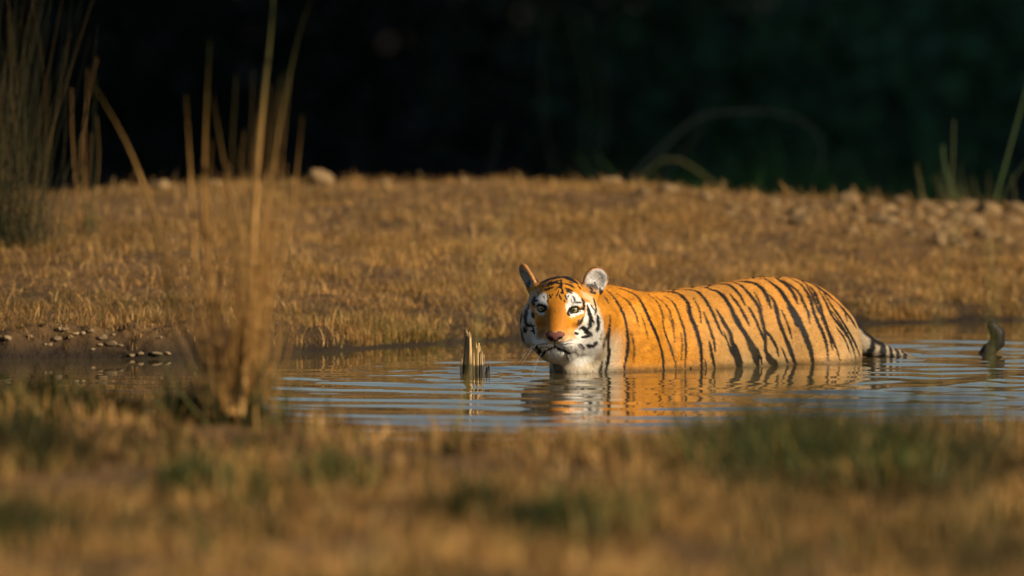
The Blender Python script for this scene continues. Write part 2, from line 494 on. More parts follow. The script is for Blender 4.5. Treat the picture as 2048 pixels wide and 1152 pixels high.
# two rounds of gentle smoothing
for it in range(2):
    a = np.zeros_like(TV); c = np.zeros(len(TV))
    for i in range(4):
        for j in (1, 3):
            for ax in range(3):
                a[:, ax] += np.bincount(TQ[:, i], TV[TQ[:, (i + j) % 4], ax], len(TV))
            c += np.bincount(TQ[:, i], minlength=len(TV))
    TV = TV * .5 + .5 * a / np.maximum(c, 1)[:, None]
TVW = from_t(TV)
def vnormals(V, Q):
    n = np.cross(V[Q[:, 2]] - V[Q[:, 0]], V[Q[:, 3]] - V[Q[:, 1]])
    out = np.zeros_like(V)
    for i in range(4):
        for ax in range(3): out[:, ax] += np.bincount(Q[:, i], n[:, ax], len(V))
    return out / np.maximum(np.linalg.norm(out, axis=1), 1e-12)[:, None]
TNW = vnormals(TVW, TQ)
BVH = BVHTree.FromPolygons([tuple(v) for v in TVW], [tuple(int(i) for i in q) for q in TQ])
def hit(px, py, y0=40.0):
    best = None
    for ox, oy in ((0, 0), (.31, .17), (-.23, .29)):      # a ray may slip through a seam: keep the nearest of three
        d = ray(px + ox, py + oy)
        loc, nrm, idx, dist = BVH.ray_cast(Vector((0, 0, CAM_H)), d)
        if loc is not None and loc.y < 41.6 and (best is None or loc.y < best.y): best = loc
    if best is None:
        d = ray(px, py)
        cand = [BVH.find_nearest(Vector((0, 0, CAM_H)) + d * ((y0 + o) / d.y)) for o in np.linspace(-.4, 1.2, 33)]
        best = min((c for c in cand if c[0] is not None), key=lambda c: c[3])[0]
    return np.array(best)
#==SECTION coat of the tiger: markings are strokes and patches lying on the skin in 3D
def Zf(x, y): return 1000 + x / 4.4308, 500 + y / 4.4308
def Zb(x, y): return 1180 + x * .33203, 520 + y * .33203
def Zt(x, y): return 1650 + x * .19434, 560 + y * .19434
PXM = 1 / 594.0                        # metres per photograph pixel at the animal
def path(pts, conv, step=1.2):
    P = np.array([conv(*p) for p in pts], float)
    if len(P) > 2:                     # Catmull-Rom through the points
        out = []
        Q = np.vstack([2 * P[0] - P[1], P, 2 * P[-1] - P[-2]])
        for i in range(1, len(Q) - 2):
            n = max(2, int(np.linalg.norm(Q[i + 1] - Q[i]) / step))
            t = np.linspace(0, 1, n, endpoint=False)[:, None]
            out.append(.5 * (2 * Q[i] + (Q[i + 1] - Q[i - 1]) * t + (2 * Q[i - 1] - 5 * Q[i] + 4 * Q[i + 1] - Q[i + 2]) * t ** 2 + (3 * Q[i] - Q[i - 1] - 3 * Q[i + 1] + Q[i + 2]) * t ** 3))
        P = np.vstack(out + [P[-1:]])
    else:
        n = max(2, int(np.linalg.norm(P[1] - P[0]) / step))
        P = P[0] + (P[1] - P[0]) * np.linspace(0, 1, n)[:, None]
    return P
STROKES = []                            # (points on the skin, radii, colour, strength)
BLACK = (.012, .011, .012)
def stroke(pts, w, conv, col=BLACK, taper=True, y0=40.0, mirror=False, a=1.0):
    P = path(pts, conv)
    sc = 1 / 4.4308 if conv is Zf else (.33203 if conv is Zb else .19434)
    r = np.full(len(P), w * .5 * sc * PXM * 1.55)
    if taper:
        t = np.linspace(0, 1, len(P)); r *= .45 + .55 * np.minimum(1, np.minimum(t, 1 - t) * 5)
    H = np.array([hit(x, y, y0) for x, y in P])
    if len(H) > 4:                                # drop the odd point that landed on something behind
        med = np.array([np.median(H[max(0, q - 4):q + 5], axis=0) for q in range(len(H))])
        okp = np.linalg.norm(H - med, axis=1) < .05
        H, r = H[okp], r[okp]
    STROKES.append((H, r, np.array(col), a))
    if mirror:
        q = to_t(H); q[:, 1] *= -1
        STROKES.append((from_t(q), r, np.array(col), a))
BLOBS = []
def blob(x, y, r, col, conv=Zf, soft=.5, y0=40.0, a=1.0):
    sc = 1 / 4.4308 if conv is Zf else .33203
    BLOBS.append((hit(*conv(x, y), y0), r * sc * PXM, np.array(col), soft, a))

ORANGE = (.62, .25, .020); DEEP = (.46, .165, .014); CREAM = (.60, .46, .27); WHITE = (.74, .70, .63)
# flank stripes
B_ = [([(100,180),(150,240),(200,330),(220,420),(225,520),(205,640),(195,684)],13), ([(155,200),(220,245),(265,310),(290,390)],9),
 ([(180,170),(270,210),(320,280),(370,390),(410,480),(435,580),(442,676)],19), ([(340,200),(400,250),(430,320),(445,420),(480,520),(510,610),(520,674)],9),
 ([(390,215),(460,280),(490,350),(505,410)],8), ([(440,213),(500,260),(540,350),(565,430),(575,520),(570,640)],12),
 ([(430,190),(520,200),(580,250),(600,330),(640,430),(665,540),(670,668)],21), ([(680,310),(710,390),(740,480),(750,550)],12),
 ([(570,178),(640,190),(690,240),(740,330),(770,400),(795,450)],15), ([(760,300),(800,370),(840,440),(860,520),(900,600),(915,650)],19),
 ([(855,500),(880,570),(905,645)],34), ([(690,165),(780,200),(840,280),(880,370),(930,440),(980,530),(1010,636)],21), ([(945,470),(985,550),(1010,630)],32),
 ([(840,205),(890,270),(930,340),(955,390)],15), ([(740,145),(830,150),(890,200),(930,270)],15),
 ([(850,130),(900,150),(960,210),(1010,280),(1030,350),(1050,440),(1060,560),(1120,630)],17), ([(1060,560),(1085,600),(1125,632)],26),
 ([(890,130),(980,138),(1040,180),(1070,240),(1085,290)],19), ([(950,280),(990,350),(1020,420),(1055,500)],13), ([(1055,420),(1110,500),(1135,575)],13),
 ([(1080,210),(1110,260),(1130,350),(1160,430),(1200,530),(1235,626)],19), ([(1050,112),(1130,170),(1180,240),(1220,310),(1260,380),(1300,470),(1330,560),(1340,626)],23),
 ([(1190,260),(1230,330),(1265,400)],34), ([(1110,103),(1180,150),(1220,200),(1245,260)],19), ([(1160,120),(1240,180),(1280,250),(1310,320),(1320,380)],13),
 ([(1190,103),(1270,150),(1320,230),(1350,330),(1390,420),(1420,500),(1430,598)],15), ([(1250,110),(1330,170),(1370,240),(1400,330),(1440,440),(1480,530),(1500,598)],14),
 ([(1370,175),(1420,260),(1460,340),(1530,430),(1570,500),(1600,590)],13), ([(1400,190),(1450,270),(1500,340),(1550,420),(1600,510),(1630,590)],13),
 ([(1430,210),(1490,260),(1530,310),(1545,360)],15), ([(1330,215),(1375,300),(1425,400)],9), ([(1480,400),(1530,470),(1565,560)],9),
 ([(430,186),(500,178),(560,176)],9), ([(570,163),(610,160),(655,152)],10), ([(670,150),(740,150)],12), ([(930,110),(1040,98),(1130,98)],12), ([(1230,108),(1330,140),(1400,185),(1460,235),(1520,290),(1560,340)],26), ([(1500,275),(1560,340),(1600,400)],20), ([(1450,300),(1500,370),(1555,460),(1590,540)],10), ([(1300,150),(1345,230),(1375,320)],12), ([(1385,330),(1430,430),(1460,540)],11), ([(1010,300),(1045,380)],11),
 ([(75,215),(95,235),(110,262)],8), ([(105,330),(98,430),(100,500),(110,560),(95,640),(85,684)],17), ([(100,400),(75,470),(70,520)],10), ([(70,590),(60,650),(45,684)],9),
 ([(715,490),(730,560),(750,645)],15), ([(690,600),(700,652)],8), ([(600,640),(606,672)],7), ([(20,230),(35,290),(20,330)],10), ([(620,230),(655,300),(665,380)],8), ([(470,330),(500,420),(505,500)],7), ([(300,320),(330,400),(345,470)],6), ([(545,430),(552,520),(545,610)],6), ([(800,430),(830,500),(850,570)],9), ([(880,330),(910,400),(930,460)],9), ([(1150,300),(1190,390),(1215,470)],9), ([(985,190),(1015,250),(1035,300)],8), ([(1290,420),(1312,500),(1318,560)],9), ([(1000,520),(1020,570),(1035,625)],10), ([(1150,520),(1175,580),(1190,625)],9), ([(245,430),(262,520),(258,610)],6)]
for p, w in B_: stroke(p, w * (1.15 if p[0][0] > 540 else 1), Zb, mirror=True)

# tail: dark ridge and rings, measured along its centre line
TP = np.vstack([np.array(TAIL[i]) + (np.array(TAIL[i + 1]) - np.array(TAIL[i])) * t for i in range(len(TAIL) - 1) for t in np.linspace(0, 1, 12, endpoint=False)])
TS = np.concatenate([[0], np.cumsum(np.linalg.norm(np.diff(TP, axis=0), axis=1))])
def tail_dark(q):
    out = np.zeros(len(q))
    m = np.flatnonzero(q[:, 0] > 1.10)
    for k in range(0, len(m), 20000):
        mm = m[k:k + 20000]
        d = np.linalg.norm(q[mm][:, None] - TP[None], axis=2); i = d.argmin(1)
        near = d[np.arange(len(mm)), i] < .06
        s_ = TS[i] + .012 * (CN(q[mm, 1] * 50 + 30, q[mm, 2] * 50 + 30, 1.0, 2) - .5); up = (q[mm, 2] - TP[i, 2]) / .035
        v = sstep(.15, .5, up) * (s_ > .07) * (s_ < .25)
        for c0, w0 in ((.205, .020), (.262, .017), (.302, .010), (.332, .009), (.36, .008)):
            v = np.maximum(v, 1 - sstep(w0 * .8, w0 * 1.15, np.abs(s_ - c0 + .012 * up)))
        out[mm] = v * near * sstep(1.13, 1.16, q[mm, 0])
    return out
# the face: patches and strokes laid on the head from the front, in the head's own frame (units: 1/4.43 of PXM)
FV = np.array(ray(1120, 640)); FR = np.array([FV[1], -FV[0], 0.0]); FR /= np.linalg.norm(FR); FUP = np.cross(FR, FV)
FSC = FPX / 39.93 * 4.4308
def face_xy(P):
    q = P - H_O
    return np.stack([(1119.5 - 1000) * 4.4308 + q @ FR * FSC, (620 - 500) * 4.4308 - q @ FUP * FSC], -1)
def poly_sd(X, poly):
    """signed distance (negative inside) to a closed polygon"""
    A = np.array(poly, float); B = np.roll(A, -1, 0)
    d = np.full(len(X), 1e9); ins = np.zeros(len(X), bool)
    for a, b in zip(A, B):
        ab = b - a; ap = X - a
        t = np.clip(ap @ ab / (ab @ ab), 0, 1)
        d = np.minimum(d, np.linalg.norm(ap - t[:, None] * ab, axis=1))
        c = ((a[1] > X[:, 1]) != (b[1] > X[:, 1])) & (X[:, 0] < (b[0] - a[0]) * (X[:, 1] - a[1]) / (b[1] - a[1] + 1e-9) + a[0])
        ins ^= c
    return np.where(ins, -d, d)
NOSE = (.19, .070, .055)
PATCH = [(DEEP, 40, .8, [(430,460),(560,460),(590,560),(590,700),(560,720),(420,720),(400,640),(420,540)]),
 (CREAM, 24, .8, [(225,420),(290,350),(340,350),(330,400),(300,430),(260,480),(225,540),(205,560)]), (CREAM, 16, .9, [(720,370),(760,380),(830,430),(875,520),(880,600),(840,540),(790,450),(740,420)]),
 (WHITE, 12, 1, [(585,400),(625,375),(680,390),(712,430),(725,470),(720,505),(690,500),(650,497),(610,515),(590,550),(580,500),(598,460),(590,430)]),
 (WHITE, 8, 1, [(608,560),(640,548),(700,535),(735,530),(740,560),(690,578),(650,592),(625,606)]),
 (WHITE, 12, 1, [(755,465),(800,470),(850,540),(880,600),(895,700),(885,800),(870,880),(800,965),(720,1020),(640,990),(600,935),(560,885),(640,820),(690,790),(668,765),(655,735),(680,695),(720,655),(750,600),(762,540)]),
 (WHITE, 10, 1, [(490,850),(500,820),(540,812),(600,808),(660,785),(690,800),(720,850),(640,895),(590,895),(540,880)]),
 (WHITE, 10, 1, [(490,850),(480,820),(440,800),(400,790),(340,795),(315,830),(335,865),(400,885),(450,872)]),
 (WHITE, 12, 1, [(415,900),(450,880),(490,860),(540,880),(590,900),(625,930),(610,980),(550,1010),(470,1000),(420,970)]),
 (WHITE, 12, 1, [(325,430),(360,395),(400,380),(425,415),(415,470),(425,515),(400,490),(350,478),(310,500),(300,480)]),
 (WHITE, 7, 1, [(310,508),(330,538),(370,552),(398,550),(392,585),(350,575),(318,548)]),
 (WHITE, 12, 1, [(265,500),(285,560),(300,600),(322,660),(328,720),(320,780),(340,800),(320,830),(280,815),(225,795),(205,720),(200,640),(220,560),(245,500)]),
 ((.36,.15,.03), 30, .7, [(340,600),(400,570),(410,640),(400,720),(390,770),(340,780),(330,700)]),  # shade on the left of the nose bridge, painted as brown
 (NOSE, 5, 1, [(402,738),(440,720),(485,736),(520,720),(573,736),(560,772),(520,800),(485,812),(450,800),(415,778)])]
F_ = [([(430,775),(445,785),(470,790)],14),([(545,770),(530,782),(505,790)],14),([(408,735),(415,765),(440,795),(480,806),(525,795),(560,765),(570,740)],7),([(415,728),(450,722),(485,735),(520,722),(565,732)],4),
 ([(605,565),(612,530),(640,508),(680,508),(705,525),(735,522)],12),([(612,570),(640,556),(680,556),(710,540)],9),([(608,545),(600,570),(620,585)],12),
 ([(705,528),(740,522),(740,470),(725,428)],15),([(640,410),(658,430),(660,460),(640,480)],10),([(668,470),(715,468)],14),([(630,430),(635,470)],5),
 ([(770,490),(785,560),(785,640),(765,700)],21),([(850,575),(848,640),(842,705)],20),([(740,590),(720,625),(695,655)],13),([(800,480),(830,530),(850,560)],8),
 ([(700,705),(735,685),(750,710),(790,725),(770,752),(720,775)],17),([(735,690),(760,735)],22),([(660,735),(690,745)],16),([(760,830),(820,815),(845,790)],24),([(690,835),(735,855)],21),([(700,650),(690,670)],10),
 ([(540,265),(545,330)],14),([(500,330),(540,340),(565,392)],12),([(400,325),(460,300),(530,293)],13),([(395,360),(440,340),(472,338)],14),([(365,288),(430,262),(520,243),(600,240),(660,265)],13),
 ([(570,245),(640,272),(695,302)],15),([(568,297),(620,315),(658,337)],12),([(578,340),(640,367)],15),([(588,365),(637,387)],11),([(537,380),(567,387)],11),([(525,400),(545,447)],11),
 ([(575,400),(590,440)],11),([(568,448),(578,472)],9),([(440,400),(450,430)],9),([(385,412),(400,440)],6),([(480,360),(520,330),(545,300)],8),([(470,395),(430,440)],6),([(500,300),(560,300)],10),([(420,300),(470,285),(530,272)],9),([(610,285),(650,300)],8),([(520,360),(505,400),(500,430)],8),([(548,330),(552,380)],12),([(610,400),(600,425)],7),([(415,395),(425,440),(420,470)],8),([(690,320),(720,350)],9),([(350,330),(390,320)],8),([(330,375),(350,400)],8),([(235,520),(228,600)],9),([(275,640),(300,700),(310,760)],9),([(800,580),(812,650)],8),([(700,615),(675,660)],8),([(880,700),(870,770)],10),([(650,870),(700,900)],8),([(500,545),(480,560)],5),
 ([(315,508),(340,492),(380,488),(410,505),(416,532)],12),([(330,535),(360,552),(395,552)],8),([(310,418),(295,460),(302,495)],22),([(340,450),(300,455)],14),
 ([(255,490),(245,560),(245,630),(262,665),(310,672)],15),([(288,560),(302,602)],19),([(230,670),(240,712)],24),([(283,712),(312,722)],14),([(195,680),(205,740),(222,795)],20),([(210,560),(200,640)],12),
 ([(345,880),(400,886),(440,872),(485,852),(530,872),(580,886),(612,920)],13),([(600,895),(612,935)],20),([(485,800),(485,852)],7),([(345,870),(375,905)],26),([(300,840),(340,860)],16),
 ([(545,835),(600,828),(645,822)],5),([(560,858),(640,852)],4),([(340,836),(450,828)],5),([(330,855),(440,853)],4),([(560,812),(620,800),(660,795)],4),
 ([(885,355),(895,375),(905,402)],26),([(800,372),(850,385)],16),([(790,330),(820,360)],12),
 ([(720,255),(770,190),(850,158),(915,180),(942,235),(940,300)],7)]
FS = []
for p, w in F_:
    t = path(p, lambda x, y: (x, y), 5.0)
    k = np.linspace(0, 1, len(t)); r = .76 * w * (.45 + .55 * np.minimum(1, np.minimum(k, 1 - k) * 5))
    FS.append((t, r))
# shadow of the chin on the throat, painted into the coat
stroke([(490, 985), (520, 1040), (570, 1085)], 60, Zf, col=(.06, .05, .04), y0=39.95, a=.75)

CN = VNoise(3)
def coat(P, jit=0.0):
    """colour of the hair rooted at world points P"""
    q = to_t(P); h = to_h(P)
    n = len(P)
    col = np.empty((n, 3)); col[:] = ORANGE
    big = CN(q[:, 0] * 9 + 50, q[:, 2] * 9 + q[:, 1] * 3 + 50, 1.0, 3)[:, None]
    fine = CN(q[:, 0] * 34 + q[:, 2] * 22 + 70, q[:, 2] * 60 - q[:, 0] * 30 + 70, 1.0, 3)[:, None]
    col = col * (.72 + .46 * big) * (.70 + .60 * fine)
    def mix(c, w):
        nonlocal col
        col = col + (np.array(c) - col) * np.clip(w, 0, 1)[:, None]
    sad = sstep(.25, .5, q[:, 0])
    mix((.50, .285, .095), .9 * sad * (.35 + .65 * sstep(.26, .04, q[:, 2])))                       # paler coat behind the shoulder, low down, dulled by painted-in shade
    mix((.50, .37, .20), .85 * sstep(.09, -.03, q[:, 2]) * sstep(.45, .60, q[:, 0]) * sstep(.85, .75, q[:, 0]))
    mix((.44, .30, .15), .9 * sstep(.93, 1.08, q[:, 0]) * sstep(.22, .05, q[:, 2]))
    mix(CREAM, .8 * sstep(.04, -.03, q[:, 2]) * sstep(.50, .36, q[:, 0]) * .6)
    mix((.70, .60, .43), .95 * sstep(.07, -.03, q[:, 0]) * sstep(.17, .08, q[:, 2]))   # throat and chest
    mix((.40, .32, .22), sstep(1.14, 1.20, q[:, 0]))                                     # tail
    mix((.022, .018, .015), sstep(1.62, 1.66, q[:, 0]))                                  # dark end of the tail
    hm = np.flatnonzero((np.linalg.norm(h - np.array([0, -.02, .02]), axis=1) < .25) & (h[:, 2] > -.10) & (h[:, 1] < .2))
    if len(hm):
        fw = sstep(-.095, -.075, h[hm, 2])
        X = face_xy(P[hm])
        X = X + (CN(X[:, 0] + 90, X[:, 1] + 90, 14.0, 2)[:, None] - .5) * np.array([14, 14]) + rng.normal(0, 1, X.shape) * jit * 350
        c = col[hm]
        earz = np.zeros(len(hm), bool)
        for ec, B, rx, ry in EARS:
            e = (h[hm] - ec) @ B.T
            rr = np.hypot(e[:, 0] / rx, e[:, 1] / ry)
            inear = (rr < 1.25) & (e[:, 1] > -ry * .75) & (np.abs(e[:, 2]) < .03)
            earz |= inear
            n1 = CN(X[:, 0], X[:, 1], 10, 2)
            cc = np.where((e[:, 2] > -.004)[:, None], np.array([.54, .50, .45]) * (.40 + .85 * n1[:, None]), np.array([.03, .025, .022]))
            cc = np.where(((e[:, 2] > -.004) & (rr > .86))[:, None], np.array([.55, .25, .07]), cc)
            cc = np.where(((e[:, 2] > -.004) & (rr > 1.0))[:, None], np.array([.05, .04, .035]), cc)
            cc = np.where(((e[:, 2] > -.004) & (rr < .8) & (e[:, 1] + .4 * np.abs(e[:, 0]) < ry * (-.1 + .5 * (n1 - .5))) & (np.abs(e[:, 0] + .1 * rx) < rx * (.3 + .5 * n1)))[:, None], np.array([.07, .06, .05]), cc)
            wv = (inear * sstep(-.75, -.35, e[:, 1] / ry))[:, None]
            c = c + (cc - c) * wv
        for pc, soft, a, poly in PATCH:
            pa = np.array(poly); m = np.flatnonzero(((X > pa.min(0) - soft * 1.5) & (X < pa.max(0) + soft * 1.5)).all(1) & ~earz)
            if len(m):
                w = a * (1 - sstep(-soft * .6, soft * .8, poly_sd(X[m], poly))) * fw[m]
                c[m] += (np.array(pc) - c[m]) * w[:, None]
        for t, r in FS:
            R = r.max() + 6
            m = np.flatnonzero(((X > t.min(0) - R) & (X < t.max(0) + R)).all(1))
            if len(m):
                d = (np.sqrt(((X[m][:, None] - t[None]) ** 2).sum(2)) - r[None]).min(1)
                w = (1 - sstep(-3, 3, d)) * fw[m]
                c[m] += (np.array(BLACK) - c[m]) * w[:, None]
        col[hm] = c
    j = (rng.random(n) - .5) * jit
    for H, r, cc, a in STROKES:
        R = r.max() + .006
        lo, hi = H.min(0) - R, H.max(0) + R
        m = np.flatnonzero(((P > lo) & (P < hi)).all(1))
        if not len(m): continue
        best = np.full(len(m), 9.0)
        for k in range(0, len(m), 20000):
            mm = m[k:k + 20000]
            d = np.sqrt(((P[mm][:, None, :] - H[None]) ** 2).sum(2)) - r[None]
            best[k:k + 20000] = d.min(1)
        w = a * (1 - sstep(-.0008, .0012, best + j[m] * .6))
        col[m] += (cc - col[m]) * w[:, None]
    col += (np.array(BLACK) - col) * tail_dark(q)[:, None]
    for es in (-1, 1):
        lid = 1 - sstep(.0150, .0175, np.linalg.norm((h - np.array([es * .0545, .0165, .095])) * np.array([.85, 1.25, .6]), axis=1))
        col += (np.array([.018, .015, .013]) - col) * lid[:, None]
    wet = sstep(.034, .008, q[:, 2] + .014 * CN(q[:, 0] * 60 + 20, q[:, 1] * 60 + 20, 1.0, 2))[:, None]
    return np.clip(col * (1 - .62 * wet), 0.004, .9)

# finer skin on the head so that the face markings stay crisp
def refine(V, Q, sel):
    """split the chosen quads in four (their unsplit neighbours keep the shared edge straight)"""
    E = np.stack([Q[sel], np.roll(Q[sel], -1, 1)], -1)             # (m,4,2)
    e = np.sort(E.reshape(-1, 2), 1)
    ue, inv = np.unique(e, axis=0, return_inverse=True)
    mid = (V[ue[:, 0]] + V[ue[:, 1]]) / 2
    cen = V[Q[sel]].mean(1)
    n0 = len(V); n1 = n0 + len(mid)
    em = (inv.reshape(-1, 4) + n0); c = np.arange(len(cen)) + n1
    qs = Q[sel]
    new = [np.stack([qs[:, i], em[:, i], c, em[:, (i - 1) % 4]], 1) for i in range(4)]
    return np.vstack([V, mid, cen]), np.vstack([Q[~sel]] + new)
fc = to_h(TVW[TQ].mean(1))
V2, Q2 = refine(TVW, TQ, (np.linalg.norm(fc, axis=1) < .26) & (fc[:, 2] > -.09) & (TVW[TQ].mean(1)[:, 2] > -.02))
N2 = vnormals(V2, Q2)
body_col = coat(V2)

tiger = empty('tiger', tuple(from_t(np.array([.45, 0, -.5]))))
tag(tiger, 'orange tiger with black stripes wading in the pond, facing the viewer', 'tiger')
TINV = Vector(tiger.location)
def child(name, V, F, mat, **k):
    return np_mesh(name, np.asarray(V) - np.array(TINV), F, mat, parent=tiger, **k)
m_skin = mat_new('tiger_skin', rough=.7, attr='tint', spec=.15)
m_fur = mat_new('tiger_fur', rough=.55, attr='tint', spec=.25)
child('body', V2, Q2, m_skin, colors=body_col * .9)

# eyes
def uv_sphere(nu=32, nv=24):
    th = np.linspace(0, pi, nv + 1); ph = np.linspace(0, 2 * pi, nu, endpoint=False)
    T, P_ = np.meshgrid(th, ph, indexing='ij')
    V = np.stack([np.sin(T) * np.cos(P_), np.sin(T) * np.sin(P_), np.cos(T)], -1).reshape(-1, 3)
    i = np.arange(nv)[:, None] * nu; j = np.arange(nu)[None]; jn = (j + 1) % nu
    F = np.stack([i + j, i + nu + j, i + nu + jn, i + jn], -1).reshape(-1, 4)
    return V, F
m_eye = mat_new('eye', rough=.06, attr='tint', spec=.6)
EYE_R = .0165
for s in (-1, 1):
    V, F = uv_sphere(48, 64)                     # pole = F axis
    ang = np.arccos(np.clip(V[:, 2], -1, 1))
    c = np.empty((len(V), 3)); c[:] = (.03, .022, .015)
    iris = ang < .70; c[iris] = (.30, .28, .13)
    c[(ang > .66) & (ang < .76)] = (.02, .018, .012)
    c[ang < .20] = (.004, .004, .004)
    P = from_h(np.array([s * .0545, .0155, .0712]) + V * EYE_R)
    child('eye', P, F, m_eye, colors=c)

# fur: short tapered hairs rooted over the skin, combed backwards; colour from the root
tri = np.vstack([Q2[:, :3], Q2[:, [0, 2, 3]]])
ta = np.linalg.norm(np.cross(V2[tri[:, 1]] - V2[tri[:, 0]], V2[tri[:, 2]] - V2[tri[:, 0]]), axis=1) / 2
tc = V2[tri].mean(1); tn = N2[tri].mean(1)
thd = to_h(tc)
headw = 1 - sstep(.17, .24, np.linalg.norm(thd - np.array([0, -.02, .0]), axis=1))
dens = np.where(tc[:, 2] < -.02, 0, 1.0) * np.where(headw > .3, 5.0, 1.0) * np.where(tn[:, 1] > .55, .15, 1.0)
prob = ta * dens; prob /= prob.sum()
NH = 420000
idx = rng.choice(len(tri), NH, p=prob)
r1, r2 = rng.random(NH), rng.random(NH); f = r1 + r2 > 1; r1[f] = 1 - r1[f]; r2[f] = 1 - r2[f]
R = V2[tri[idx, 0]] * (1 - r1 - r2)[:, None] + V2[tri[idx, 1]] * r1[:, None] + V2[tri[idx, 2]] * r2[:, None]
Nn = N2[tri[idx, 0]] * (1 - r1 - r2)[:, None] + N2[tri[idx, 1]] * r1[:, None] + N2[tri[idx, 2]] * r2[:, None]
Nn /= np.linalg.norm(Nn, axis=1)[:, None]
hh = to_h(R); hw_ = (1 - sstep(.17, .23, np.linalg.norm(hh - np.array([0, -.02, .0]), axis=1)))
flow_b = T_U * .85 + np.array([0, 0, -.5])
nose_w = from_h(np.array([0, -.055, .16]))
flow_h = R - nose_w; flow_h /= np.linalg.norm(flow_h, axis=1)[:, None]
flow = flow_b[None] * (1 - hw_[:, None]) + flow_h * hw_[:, None]
chin = hw_ * sstep(-.09, -.13, hh[:, 1]) * sstep(-.02, .05, hh[:, 2])
cheek = hw_ * sstep(.075, .115, np.abs(hh[:, 0])) * sstep(.02, -.03, hh[:, 1])
throat = sstep(.0, -.05, to_t(R)[:, 0]) * sstep(.12, .05, R[:, 2]) * (1 - hw_)
flow = flow + np.array([0, 0, -1.6]) * (chin + throat * .8)[:, None] + np.array([0, 0, -.9]) * cheek[:, None]
earw = np.zeros(NH)
for c, B, rx, ry in EARS:
    d = hh - c
    e = (np.abs(d @ B[0]) < rx * .9) & (np.abs(d @ B[1]) < ry * .95) & (np.abs(d @ B[2]) < .022)
    earw[e] = 1
flow = flow + rng.normal(0, .22, (NH, 3))
flow -= Nn * (flow * Nn).sum(1)[:, None]
flow /= np.maximum(np.linalg.norm(flow, axis=1), 1e-6)[:, None]
L = .0095 * (1 - hw_) + .0036 * hw_ + .016 * chin + .014 * cheek + .012 * throat
L *= rng.uniform(.6, 1.3, NH)
nosezone = (hh[:, 2] > .12) & (poly_sd(face_xy(R), PATCH[-1][3]) < 2)
eyezone = (np.minimum(np.linalg.norm(hh - np.array([.0545, .016, .095]), axis=1), np.linalg.norm(hh - np.array([-.0545, .016, .095]), axis=1)) < .017)
keep = ~nosezone & ~eyezone
tilt = np.radians(rng.uniform(6, 20, NH) + 12 * cheek + 14 * chin)
D = flow * np.cos(tilt)[:, None] + Nn * np.sin(tilt)[:, None]
side = np.cross(D, Nn + rng.normal(0, .35, (NH, 3))); side /= np.maximum(np.linalg.norm(side, axis=1), 1e-6)[:, None]
W = .00055 * (1 - hw_) + .0004 * hw_ + .0002 * chin
K = np.flatnonzero(keep)
R, Nn, D, side, L, W = R[K], Nn[K], D[K], side[K], L[K], W[K]
hc = coat(R, jit=.006) * rng.uniform(.62, 1.30, len(K))[:, None]
mid = R + D * (L * .55)[:, None] - Nn * (L * .04)[:, None]
tip = R + D * L[:, None] - Nn * (L * .16)[:, None]
HV = np.stack([R - side * W[:, None], R + side * W[:, None], mid + side * W[:, None] * .8, mid - side * W[:, None] * .8, tip], 1).reshape(-1, 3)
b0 = np.arange(len(K))[:, None] * 5
HN = np.repeat(Nn + D * .25, 5, 0); HN /= np.linalg.norm(HN, axis=1)[:, None]
child('fur', HV, [b0 + np.array([[0, 1, 2, 3]]), b0 + np.array([[3, 2, 4]])], m_fur, colors=np.repeat(np.clip(hc, 0.004, .9), 5, 0), normals=HN)

# whiskers and brow bristles
def tubes(paths, sides=4):
    """list of (points, radii) -> vertices, quads"""
    Vs, Fs, n = [], [], 0
    for P, r in paths:
        P = np.asarray(P, float); r = np.asarray(r, float)
        T = np.gradient(P, axis=0); T /= np.maximum(np.linalg.norm(T, axis=1), 1e-9)[:, None]
        ref = np.array([.3, .9, .31]) if abs(T[0, 2]) > .6 else np.array([0, 0, 1.0])
        A = np.cross(T, ref); A /= np.maximum(np.linalg.norm(A, axis=1), 1e-9)[:, None]
        Bv = np.cross(T, A)
        th = np.linspace(0, 2 * pi, sides, endpoint=False)
        ring = P[:, None] + (A[:, None] * np.cos(th)[None, :, None] + Bv[:, None] * np.sin(th)[None, :, None]) * r[:, None, None]
        Vs.append(ring.reshape(-1, 3))
        i = np.arange(len(P) - 1)[:, None] * sides + n; j = np.arange(sides)[None]; jn = (j + 1) % sides
        Fs.append(np.stack([i + j, i + jn, i + sides + jn, i + sides + j], -1).reshape(-1, 4))
        n += len(P) * sides
    return np.vstack(Vs), np.vstack(Fs)
wh = []
for s in (-1, 1):
    for k in range(6 if s < 0 else 14):
        row = k % 4
        a = np.array([s * (.030 + .022 * random.random()), -.082 - .010 * row, .140 - .02 * random.random()])
        a = to_h(np.array(BVH.find_nearest(Vector(from_h(a)))[0])[None])[0]
        ln = random.uniform(.06, .12)
        dr = np.array([s * (.75 + .3 * random.random()), -.40 - .30 * row - .3 * random.random(), .35 - .5 * random.random()]); dr /= np.linalg.norm(dr)
        t = np.linspace(0, 1, 9)[:, None]
        P = a + dr * ln * t + np.array([0, -.035, -.02]) * t ** 2
        wh.append((from_h(P), np.linspace(.00045, .00015, 9)))
    for k in range(0 if s < 0 else 4):
        a = to_h(np.array(BVH.find_nearest(Vector(from_h(np.array([s * (.045 + .006 * k), .03, .09]))))[0])[None])[0]
        t = np.linspace(0, 1, 7)[:, None]
        wh.append((from_h(a + np.array([s * (.3 + .2 * k), .8, .3]) * .05 * t + np.array([s * .01, -.015, 0]) * t ** 2), np.linspace(.0005, .0002, 7)))
m_wh = mat_new('whisker', (.70, .68, .62), .5)
for w_ in wh:
    V, F = tubes([w_])
    child('whisker', V, F, m_wh)
